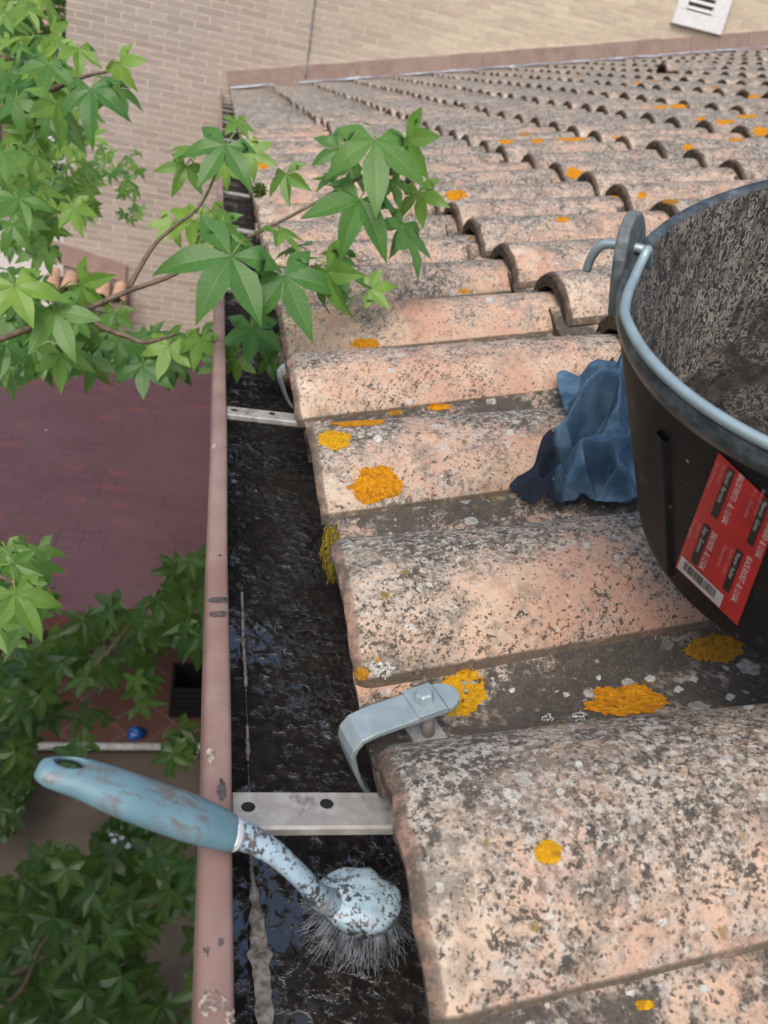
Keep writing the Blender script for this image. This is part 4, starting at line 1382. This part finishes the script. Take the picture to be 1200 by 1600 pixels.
mb = MB(); mb.add([(-1.58, YW-.28, -2.03), (-.80, YW-.28, -2.08), (-.80, YW-.004, -1.98), (-1.58, YW-.004, -1.93), (-1.58, YW-.28, -2.12), (-.80, YW-.28, -2.17), (-.80, YW-.004, -2.17), (-1.58, YW-.004, -2.12)],
                 [(0, 1, 2, 3), (7, 6, 5, 4), (0, 4, 5, 1), (1, 5, 6, 2), (3, 2, 6, 7), (0, 3, 7, 4)])
mb.build('canopy_slab', plain('brown_render', (.25, .20, .17), .9), TC, smooth=False)  # one even dull brown render colour
GW = thing('garden_wall', 'white rendered garden wall capped with rounded terracotta tiles left of the brick wall', 'wall', (-3.0, 9.0, -5.2))
mb = MB(); mb.box((-6.5, 8.9, -5.2), (WX0-.02, 9.1, -1.55)); mb.build('rendered_face', plain('white_render', (.68, .66, .62), .9, 0, .1, 6), GW, smooth=False)
for i in range(14):
    mb = MB()
    small_tile(-1.62-i*.2, 8.80, -1.44, GW, .05, .42, .1)
WH = thing('white_house', 'white house glimpsed through the leaves far behind the garden wall', 'house', (-6, 22, -5.2))
mb = MB(); mb.box((-14, 22, -5.2), (-3.0, 28, -.1)); mb.build('house_front', plain('white_house_wall', (.78, .78, .77), .9, 0, .06, 1), WH, smooth=False)
mb = MB(); mb.add([(-14.3, 21.7, -.1), (-2.7, 21.7, -.1), (-2.7, 28.3, -.1), (-14.3, 28.3, -.1), (-14.3, 25, 1.3), (-2.7, 25, 1.3)], [(0, 1, 5, 4), (2, 3, 4, 5), (1, 2, 5), (3, 0, 4), (3, 2, 1, 0)])
mb.build('house_roof', M_TERRA, WH, smooth=False)
for x in (-12, -9.5, -7, -4.5):
    mb = MB(); mb.box((x-.5, 21.94, -2.6), (x+.5, 21.995, -1.1)); mb.build('window', plain('window_glass', (.06, .07, .08), .15), WH, smooth=False)

# ------------------------------------------------------------------ courtyard
def ground(name, x0, x1, y0, y1, z, mat):
    mb = MB(); mb.add([(x0, y0, z), (x1, y0, z), (x1, y1, z), (x0, y1, z)], [(0, 1, 2, 3)])
    return tag(mb.build(name, mat, None, smooth=False), kind='structure')
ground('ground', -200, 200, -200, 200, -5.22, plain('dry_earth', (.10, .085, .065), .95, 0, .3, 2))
ground('courtyard', -7, .60, -3, 5.35, -5.215, plain('grey_brown_paving', (.115, .095, .075), .9, 0, .2, 3))  # paving colour darkened to stand for shade below the tree
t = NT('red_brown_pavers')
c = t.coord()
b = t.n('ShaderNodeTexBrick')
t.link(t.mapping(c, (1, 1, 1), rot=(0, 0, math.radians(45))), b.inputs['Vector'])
b.inputs['Color1'].default_value = (.125, .058, .045, 1); b.inputs['Color2'].default_value = (.16, .082, .065, 1)  # dark paver tones carry the courtyard's shade in their colour
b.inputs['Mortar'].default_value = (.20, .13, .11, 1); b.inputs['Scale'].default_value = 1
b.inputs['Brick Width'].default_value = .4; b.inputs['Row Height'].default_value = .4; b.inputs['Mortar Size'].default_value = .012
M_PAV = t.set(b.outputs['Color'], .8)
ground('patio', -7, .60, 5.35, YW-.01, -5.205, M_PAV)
RL = thing('white_rail', 'low white rail crossing the courtyard between paving and patio', 'rail', (-1.5, 5.34, -5.2))
mb = MB(); mb.tube([(-3.2, 5.20, -5.10), (.58, 5.26, -5.10)], .034, 10); mb.build('rail_bar', plain('white_rail_paint', (.62, .64, .66), .5), RL)
for x in (-3.0, -1.9, -.8, .2):
    mb = MB(); mb.tube([(x, 5.235, -5.21), (x, 5.235, -5.10)], .022, 8); mb.build('rail_foot', plain('white_rail_paint', (.62, .64, .66), .5), RL)
CRB = thing('crate', 'dark slatted crate standing on the red patio beside the house', 'crate', (.1, 5.95, -5.2))
M_DARKW = plain('black_plastic_crate', (.012, .012, .014), .6)
for i in range(6):
    mb = MB(); mb.box((-.06+.0, 5.72, -5.19+i*.06), (.36, 5.74, -5.15+i*.06)); mb.build('crate_slat', M_DARKW, CRB, smooth=False)
mb = MB(); mb.box((-.06, 5.745, -5.20), (-.03, 6.10, -4.86)); mb.box((.33, 5.745, -5.20), (.36, 6.10, -4.86)); mb.box((-.029, 6.07, -5.20), (.329, 6.10, -4.86)); mb.box((-.029, 5.745, -5.20), (.329, 6.069, -5.12))
mb.build('crate_body', M_DARKW, CRB, smooth=False)
bgm = MB()
for i in range(9):
    for j in range(14):
        a = 2*math.pi*j/14; ph = math.pi*.5*i/8
        r_ = .075*math.cos(ph)*(1+.55*noise.noise(Vector((math.cos(a)*2, math.sin(a)*2, ph*2))))
        bgm.v.append(Vector((-.33+r_*math.cos(a), 5.48+r_*.8*math.sin(a), -5.205+.10*math.sin(ph)+.035*noise.noise(Vector((a, ph*3, 1))))))
for i in range(8):
    for j in range(14): bgm.f.append((i*14+j, i*14+(j+1) % 14, (i+1)*14+(j+1) % 14, (i+1)*14+j)); bgm.m.append(0)
bgm.a = [(0, 0, 0, 1)]*len(bgm.v)
tag(bgm.build('plastic_bag', plain('blue_plastic', (.01, .10, .42), .35)), 'small bright blue plastic bag by the white rail', 'bag')

# ------------------------------------------------------------------ LEAVES
LOBES = [(0, 1.0), (.98, .93), (-.98, .93), (1.98, .66), (-1.98, .66)]

def leaf_into(mb, p, axis, nrm, size, tone, fold=.25, droop=.25, fine=True, seed=0):
    """a five-pointed sweetgum leaf: p junction, axis along the middle lobe"""
    axis = axis.normalized()
    nrm = (nrm-axis*nrm.dot(axis)).normalized()
    sd = nrm.cross(axis)
    rs = [0, .14, .29, .42, .56, .70, .85, 1.0] if fine else [0, .42, .70, 1.0]
    wd = {0: .0, .14: .13, .29: .18, .42: .2, .56: .178, .70: .134, .85: .068, 1.0: .0}
    cw = [0, .5, 1.0] if fine else [0, 1.0]
    rr = random.Random(seed)
    ph = rr.uniform(0, 6)
    vs, fs, at = [], [], []
    order = sorted(LOBES, key=lambda q: q[0])
    for li, (a0, L) in enumerate(order):
        L = L*rr.uniform(.84, 1.10); a0 = a0+rr.uniform(-.10, .10); curl = rr.uniform(-.25, .55)
        d = Vector((math.cos(a0), math.sin(a0)))
        pr_ = Vector((-d.y, d.x))
        for s in (-1, 1):
            b = len(vs)
            for r in rs:
                for q in cw:
                    w_ = wd[r]
                    if r <= .42:
                        # web between lobes: reach half way to the neighbour
                        nbg = li+s
                        if 0 <= nbg < 5: half = abs(order[nbg][0]-order[li][0])/2
                        else: half = .50
                        rad = r*(1.0 if r < .4 else 1-.06*q)*(1 if 0 <= nbg < 5 else 1-.35*q*(r/.42))
                        ang = a0+s*half*q
                        x, y = rad*math.cos(ang), rad*math.sin(ang)
                        lat = q*rad*half
                    else:
                        x, y = d.x*r*L+pr_.x*s*w_*q*1.0, d.y*r*L+pr_.y*s*w_*q*1.0
                        lat = q*w_
                    R_ = math.hypot(x, y)
                    tipz = -curl*max(0, r-.4)**2*.9
                    z = tipz-droop*R_*R_*.55+fold*lat*.9+.018*math.sin(R_*7+ph+a0*3)*R_+.012*math.sin(q*6+r*17+ph)*(q)
                    vs.append(p+(axis*x+sd*y+nrm*z)*size)
                    at.append((tone, q*(1-.3*(r > .8)), r, 1))
            n = len(cw)
            for i in range(len(rs)-1):
                for j in range(n-1):
                    f_ = (b+i*n+j, b+(i+1)*n+j, b+(i+1)*n+j+1, b+i*n+j+1)
                    fs.append(f_ if s > 0 else f_[::-1])
    mb.add(vs, fs, 0, at)

def img_dir(deg):
    a = math.radians(deg)
    return RIGHT*math.cos(a)-UP*math.sin(a)

TREE = thing('sweetgum_tree', 'sweetgum tree with star shaped leaves reaching over the gutter from the left', 'tree', (-2.4, 1.3, -5.2))
NEAR, STEMS, TWIGS = MB(), MB(), MB()
# x, y (junction), direction of the middle lobe in the picture, length px, depth m, tone, tilt, roll
LV = [
 (353, 227, 114, 86, .98, .12, .1, 0), (361, 400, 116, 132, .92, .10, .1, .1), (444, 432, 64, 106, .95, .06, .15, .1), (586, 220, 92, 118, .98, .22, .1, .0),
 (562, 312, 112, 102, 1.0, .12, .1, -.1), (637, 367, 72, 76, 1.02, .18, .4, .7), (634, 217, 58, 78, 1.0, .35, .4, .9), (529, 233, 150, 56, 1.02, .08, .2, .4),
 (510, 424, 74, 96, .96, .45, .3, 1.1), (529, 418, 22, 62, 1.0, .02, .3, .2), (577, 452, -18, 52, 1.02, .65, .5, .2), (435, 362, 38, 56, .98, .55, .5, .6),
 (447, 273, 92, 58, 1.0, .35, .4, .6), (300, 345, 150, 52, 1.05, .85, .3, .3), (330, 330, 60, 46, 1.06, .8, .4, .0), (268, 350, 120, 46, 1.08, .9, .4, .2), (330, 365, 30, 50, 1.06, .75, .5, .3),
 (395, 514, 92, 68, 1.05, .0, .2, .0), (372, 562, 92, 44, 1.08, .75, .3, .2), (264, 540, 106, 58, 1.05, .8, .2, .1), (314, 531, 104, 54, 1.04, .5, .2, .1),
 (222, 571, 90, 62, 1.05, .0, .2, .0), (142, 558, 88, 54, 1.06, .04, .2, .1), (96, 554, 84, 62, 1.02, .5, .2, .1), (86, 486, 66, 84, .95, .28, .15, .1),
 (23, 447, 66, 88, .92, .92, .2, .1), (126, 445, 46, 66, 1.0, .55, .4, .9), (123, 76, 82, 54, 1.05, .75, .2, .3), (143, 139, 88, 82, 1.0, .04, .1, .1), (75, 101, 100, 62, 1.02, .15, .15, .1),
 (25, 155, 80, 58, 1.05, .08, .2, .2), (87, 162, 72, 76, 1.0, .6, .4, .9), (186, 98, 66, 56, 1.02, .8, .4, .7), (182, 137, 62, 56, 1.03, .35, .4, .5), (115, 325, 76, 50, 1.0, .7, .2, .2),
 (29, 310, 66, 62, 1.03, .2, .3, .3), (10, 20, 70, 46, 1.05, .5, .3, .3), (40, 15, 50, 48, 1.1, .7, .4, .4), (8, 240, 80, 60, 1.05, .3, .3, .3), (55, 245, 100, 50, 1.1, .5, .3, .3), (20, 350, 60, 58, 1.1, .25, .3, .3),
 (60, 390, 90, 44, 1.12, .4, .4, .3), (180, 490, 100, 48, 1.12, .3, .3, .2), (185, 530, 80, 50, 1.1, .15, .3, .2), (55, 545, 100, 52, 1.08, .2, .3, .2), (10, 540, 90, 56, 1.05, .05, .3, .4), (20, 590, 88, 46, 1.1, .05, .3, .8),
 (120, 500, 110, 44, 1.12, .3, .3, .3), (345, 350, 100, 60, .98, .2, .5, .6), (375, 372, 60, 50, .98, .15, .5, .7), (300, 235, 200, 46, 1.05, .5, .5, .4), (370, 190, 60, 42, 1.05, .6, .4, .5), (395, 238, 30, 46, 1.04, .7, .4, .4),
 (290, 260, 110, 50, 1.06, .45, .4, .4), (356, 262, 100, 42, 1.07, .75, .4, .4), (610, 282, 70, 60, 1.05, .55, .4, .5), (655, 300, 90, 62, 1.06, .5, .5, .6), (548, 262, 95, 46, 1.07, .15, .4, .4), (520, 280, 190, 42, 1.06, .02, .4, .4),
 (630, 350, 110, 56, 1.04, .1, .4, .5), (470, 385, 160, 56, 1.02, .05, .4, .9), (535, 395, 120, 40, 1.06, .2, .4, .3), (420, 560, 75, 40, 1.1, .3, .4, .3), (350, 545, 110, 44, 1.1, .35, .4, .2), (410, 530, 130, 50, 1.1, .1, .3, .2),
 (24, 928, 62, 84, .86, .55, .25, .2), (22, 880, 15, 50, .9, .25, .4, .4), (62, 880, 60, 46, .95, .1, .4, .6), (10, 858, 60, 44, .95, .4, .4, .2), (70, 935, 100, 44, 1.0, .08, .4, .4), (-5, 975, 60, 60, .95, .4, .3, .3),
]
rl = random.Random(11)
def leaf_px(mb, x, y, deg, px, d, tone, tilt, roll, fine=True, seed=0, stem=True, fw=.8):
    p = atd(x, y, d)
    ax = img_dir(deg)
    nr_ = (-FWD*fw+Vector((0, 0, 1))*.45).normalized()
    ax = (ax-nr_*ax.dot(nr_)*(1-tilt)).normalized()
    ax = (ax+Vector((0, 0, -1))*tilt*.25).normalized()
    nr_ = Matrix.Rotation(roll*(1 if seed % 2 else -1), 3, ax) @ nr_
    leaf_into(mb, p, ax, nr_, px*d/FPX*.97, min(1, tone), rl.uniform(.05, .6), rl.uniform(-.05, .7), fine, seed)
    if stem:
        e = p-ax*(px*d/FPX*rl.uniform(.5, .8))-Vector((0, 0, .02))+Vector((rl.uniform(-.01, .01),)*3)
        mid = (p+e)/2+Vector((0, 0, .008))
        STEMS.tube([p, mid, e], [.0010, .0009, .0011], 5)
for i, l in enumerate(LV):
    leaf_px(NEAR, *l, True, i+1)
# middle distance sprays: (polygon box, depth range, px range, count, tones)
def spray(mb, x0, x1, y0, y1, d0, d1, p0, p1, n, t0, t1, seed, keep=None, fine=False, stem=False):
    r_ = random.Random(seed)
    i = 0
    while i < n:
        x, y = r_.uniform(x0, x1), r_.uniform(y0, y1)
        if keep and not keep(x, y):
            if r_.random() < .02: i += 1
            continue
        leaf_px(mb, x, y, r_.gauss(90, 45), r_.uniform(p0, p1), r_.uniform(d0, d1), r_.uniform(t0, t1)**1.4, r_.uniform(.1, .6), r_.uniform(0, .9), fine, int(r_.random()*1e6), stem)
        i += 1
spray(NEAR, -40, 110, -20, 400, 1.15, 1.7, 28, 52, 110, 0, 1.1, 21)
spray(NEAR, 125, 220, 225, 345, 2.3, 3.2, 14, 26, 42, 0, .8, 22, lambda x, y: noise.noise(Vector((x*.02, y*.02, 4))) > -.15)
spray(NEAR, 60, 150, 170, 330, 1.6, 2.6, 18, 34, 60, .1, 1.1, 23)
spray(NEAR, -40, 260, 430, 590, 1.25, 1.7, 26, 48, 90, 0, .8, 24, lambda x, y: y < 585-.05*x and y > 600-(290-x)*.75)
spray(NEAR, 180, 440, 515, 575, 1.2, 1.5, 32, 44, 26, 0, .5, 25)
spray(NEAR, -30, 60, 840, 1010, 1.1, 1.5, 30, 50, 16, 0, .6, 26)
NEAR.add(STEMS.v, STEMS.f, 0, [(1, 0, 0, 1)]*len(STEMS.v))
NEAR.build('upper_foliage', M_LEAF, TREE, attr='leaf')
LOW = MB()
def lowkeep(x, y):
    e = 850+(318-x)*.62
    if y < e-8*noise.noise(Vector((x*.03, 0, 0))): return False
    if x > 75 and y > 1118 and noise.noise(Vector((x*.02, 3, 1))) < .25: return False
    if x > 190 and y > 1010: return noise.noise(Vector((x*.016, y*.016, 2))) > .22
    return noise.noise(Vector((x*.016, y*.016, 7))) > -.22
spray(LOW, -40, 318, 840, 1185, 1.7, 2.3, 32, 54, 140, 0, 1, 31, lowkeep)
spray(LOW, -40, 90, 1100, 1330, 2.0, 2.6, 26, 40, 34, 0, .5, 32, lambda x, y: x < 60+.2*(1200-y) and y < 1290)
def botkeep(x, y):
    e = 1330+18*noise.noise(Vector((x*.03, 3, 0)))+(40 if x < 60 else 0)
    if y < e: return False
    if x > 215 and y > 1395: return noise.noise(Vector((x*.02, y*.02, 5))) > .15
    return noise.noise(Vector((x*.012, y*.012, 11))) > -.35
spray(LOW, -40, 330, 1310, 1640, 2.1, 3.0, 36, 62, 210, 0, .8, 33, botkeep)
spray(LOW, 240, 330, 1290, 1390, 2.2, 2.7, 26, 38, 9, 0, .5, 34)
# unseen leaves added behind and left of the viewer to shade the courtyard
r9 = random.Random(91)
i = 0
while i < 2400:
    p = Vector((r9.uniform(-3.4, -.75), r9.uniform(-3.2, .9), r9.uniform(-2.2, .75)))
    q = proj(p)
    if q[2] > 0 and q[0] > -160: continue
    if q[2] <= 0 and (p-CAM).length < .6: continue
    if noise.noise(p*.9) < -.15: i += .2; continue
    ax = Vector((r9.gauss(0, 1), r9.gauss(0, 1), -.6)); nr_ = Vector((r9.gauss(0, .35), r9.gauss(0, .35), 1))
    leaf_into(LOW, p, ax, nr_, r9.uniform(.09, .13), r9.random()*.6, .2, .3, False, int(i))
    i += 1
LOW.build('lower_and_shading_foliage', M_LEAF_DIM, TREE, attr='leaf')
# branches
def branch(pts, r0, r1, mb=TWIGS, per=5):
    pp = smooth_path([tuple(p) for p in pts], per)
    n = len(pp)
    mb.tube(pp, [r0+(r1-r0)*i/(n-1) for i in range(n)], 9)
T0 = Vector((-2.4, 1.3, -5.2))
crown = Vector((-2.3, 1.25, -.6))
branch([T0, Vector((-2.42, 1.28, -3.4)), Vector((-2.34, 1.3, -2)), crown, Vector((-2.2, 1.2, .8)), Vector((-2.0, 1.3, 2.0))], .15, .05)
b1 = [crown, Vector((-1.5, 1.05, -.35)), atd(-60, 545, 1.05), atd(0, 530, 1.02), atd(60, 508, 1.0), atd(125, 487, 1.0), atd(200, 455, 1.0), atd(262, 433, 1.0), atd(320, 402, 1.0), atd(385, 372, 1.0), atd(440, 345, 1.0), atd(500, 313, 1.01)]
branch(b1[:3], .05, .0044, per=6)
branch(b1[2:], .0044, .0018, per=6)
tw = MB()
branch([atd(500, 313, 1.01), atd(540, 290, 1.01), atd(590, 262, 1.02), atd(640, 225, 1.02)], .0026, .0012)
branch([atd(125, 487, 1.0), atd(160, 512, 1.0), atd(200, 526, 1.0), atd(228, 535, 1.0), atd(275, 522, 1.02)], .004, .002)
branch([atd(200, 452, 1.0), atd(222, 412, 1.0), atd(245, 378, 1.01), atd(275, 352, 1.02), atd(315, 318, 1.03), atd(350, 240, 1.02)], .0034, .0014)
branch([atd(385, 372, 1.0), atd(420, 412, .99), atd(470, 418, .98), atd(515, 416, .98), atd(580, 450, 1.02)], .0016, .0009)
branch([crown+Vector((.1, 0, .6)), Vector((-1.5, 1.2, .25)), atd(-50, 200, 1.15)], .04, .006)
branch([atd(-50, 200, 1.15), atd(20, 160, 1.1), atd(80, 140, 1.08), atd(130, 120, 1.05), atd(180, 110, 1.04)], .006, .0014)
branch([Vector((-2.34, 1.3, -2)), Vector((-1.5, 1.3, -1.5)), atd(-60, 1125, 2.1)], .04, .012)
branch([atd(-60, 1125, 2.1), atd(80, 1090, 2.0), atd(150, 1040, 1.95), atd(200, 980, 1.9), atd(270, 900, 1.9)], .010, .002)
branch([Vector((-2.4, 1.3, -3)), Vector((-1.5, 1.3, -2.4)), atd(-60, 1570, 2.5)], .05, .014)
branch([atd(-60, 1570, 2.5), atd(60, 1500, 2.5), atd(150, 1450, 2.5), atd(250, 1420, 2.5)], .012, .003)
branch([atd(-40, 1600, 2.4), atd(30, 1550, 2.4), atd(62, 1480, 2.35), atd(95, 1440, 2.35)], .008, .003)
branch([crown, Vector((-1.9, 1.0, -.7)), atd(-90, 905, .98)], .03, .004)
branch([atd(-90, 905, .98), atd(-10, 900, .9), atd(24, 912, .88)], .0036, .0014)
TWIGS.build('branch', M_BARK, TREE)
# spiky seed ball hanging among the leaves
sbm = MB()
sc_ = atd(405, 297, 1.0)
rs_ = random.Random(2)
for i in range(70):
    d = Vector((rs_.gauss(0, 1), rs_.gauss(0, 1), rs_.gauss(0, 1))).normalized()
    sbm.tube([sc_+d*.003, sc_+d*.0075, sc_+d*rs_.uniform(.0095, .0115)], [.0018, .0013, .0003], 5, cap=False)
sbm.build('seed_ball', plain('green_seed_ball', (.10, .16, .035), .7), TREE)

# other plants
def bushy(name, label, cat, cx, cy, z0, z1, rx, ry, n, size, mat, seed, trunk_r=.08, tones=(0, .7)):
    T = thing(name, label, cat, (cx, cy, z0))
    r_ = random.Random(seed)
    mb = MB()
    clumps = [(Vector((cx+r_.uniform(-.75, .75)*rx, cy+r_.uniform(-.75, .75)*ry, z0+(z1-z0)*r_.uniform(.25, .95))), r_.uniform(.3, .55)) for _ in range(26)]
    for i in range(n):
        c_, s_ = r_.choice(clumps)
        q = Vector((r_.gauss(0, 1), r_.gauss(0, 1), r_.gauss(0, .8))).normalized()*r_.random()**.4
        p = c_+Vector((q.x*rx*s_, q.y*ry*s_, q.z*(z1-z0)*.3*s_))
        ax = Vector((r_.gauss(0, 1), r_.gauss(0, 1), -.5)).normalized()
        nr_ = (q+Vector((0, 0, .6))+Vector((r_.gauss(0, .4), r_.gauss(0, .4), 0))).normalized()
        sd = ax.cross(nr_)
        if sd.length < .05: continue
        sd.normalize(); s = size*r_.uniform(.6, 1.2); tn = r_.uniform(*tones)
        mb.add([p, p+ax*s*.5+sd*s*.28, p+ax*s, p+ax*s*.5-sd*s*.28], [(0, 1, 2, 3)], 0, [(tn, .1, 0, 1), (tn, 1, 0, 1), (tn, .1, 0, 1), (tn, 1, 0, 1)])
    mb.build('crown', mat, T, attr='leaf')
    tb = MB()
    tb.tube([(cx, cy, z0), (cx+.03, cy, z0+(z1-z0)*.4), (cx-.02, cy+.05, z0+(z1-z0)*.8)], [trunk_r, trunk_r*.8, trunk_r*.3], 8)
    tb.build('trunk', M_BARK, T)
    return T
bushy('hedge_tree', 'dense dark green tree behind the corner of the brick wall', 'tree', -2.75, 12.3, -5.2, 2.6, 1.25, 1.2, 9000, .12, M_LEAF_FAR, 41, .14)
bushy('hedge_tree', 'lower pale green tree in front of the white house', 'tree', -5.2, 16.5, -5.2, -.6, 1.8, 1.4, 3500, .16, M_LEAF_FAR, 42, .12, (.3, 1))
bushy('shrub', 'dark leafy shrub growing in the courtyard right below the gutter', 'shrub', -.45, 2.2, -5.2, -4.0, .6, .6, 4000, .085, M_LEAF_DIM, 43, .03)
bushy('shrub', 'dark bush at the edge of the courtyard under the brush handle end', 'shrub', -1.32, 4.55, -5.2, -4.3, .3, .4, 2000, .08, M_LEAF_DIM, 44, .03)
# potted conical plant on the paving
PP = thing('potted_plant', 'small round potted plant with pale flowers on the grey paving', 'plant', (-.31, 4.05, -5.2))
mb = MB(); mb.lathe([(0, .0), (.10, 0), (.135, .22), (.145, .22), (.145, .25), (.125, .25), (.12, .21), (0, .21)], 24, Matrix.Translation((-.31, 4.05, -5.205)))
mb.build('pot', plain('green_pot', (.03, .05, .035), .6), PP)
fm = MB(); r_ = random.Random(8)
for i in range(420):
    q = Vector((r_.gauss(0, 1), r_.gauss(0, 1), abs(r_.gauss(0, 1)))).normalized()*r_.uniform(.1, .2)
    p = Vector((-.31, 4.05, -4.95))+q
    ax = (q+Vector((r_.gauss(0, .1), r_.gauss(0, .1), -.05))).normalized(); sd = ax.cross(Vector((0, 0, 1))).normalized()
    fm.add([p, p+ax*.04+sd*.018, p+ax*.08, p+ax*.04-sd*.018], [(0, 1, 2, 3)], 0, [(r_.random()*.5, .5, 0, 1)]*4)
fm.build('foliage', M_LEAF_DIM, PP, attr='leaf')
fl_ = MB()
for i in range(7):
    p = Vector((-.31+r_.uniform(-.09, .05), 4.03+r_.uniform(-.12, .02), -4.76+r_.uniform(-.03, .02)))
    for a in range(5):
        d = Vector((math.cos(a*1.257), math.sin(a*1.257), .3)); s_ = Vector((-d.y, d.x, 0))
        fl_.add([p, p+d*.014+s_*.009, p+d*.028, p+d*.014-s_*.009], [(0, 1, 2, 3)])
fl_.build('flowers', plain('pale_petals', (.42, .48, .55), .7), PP)
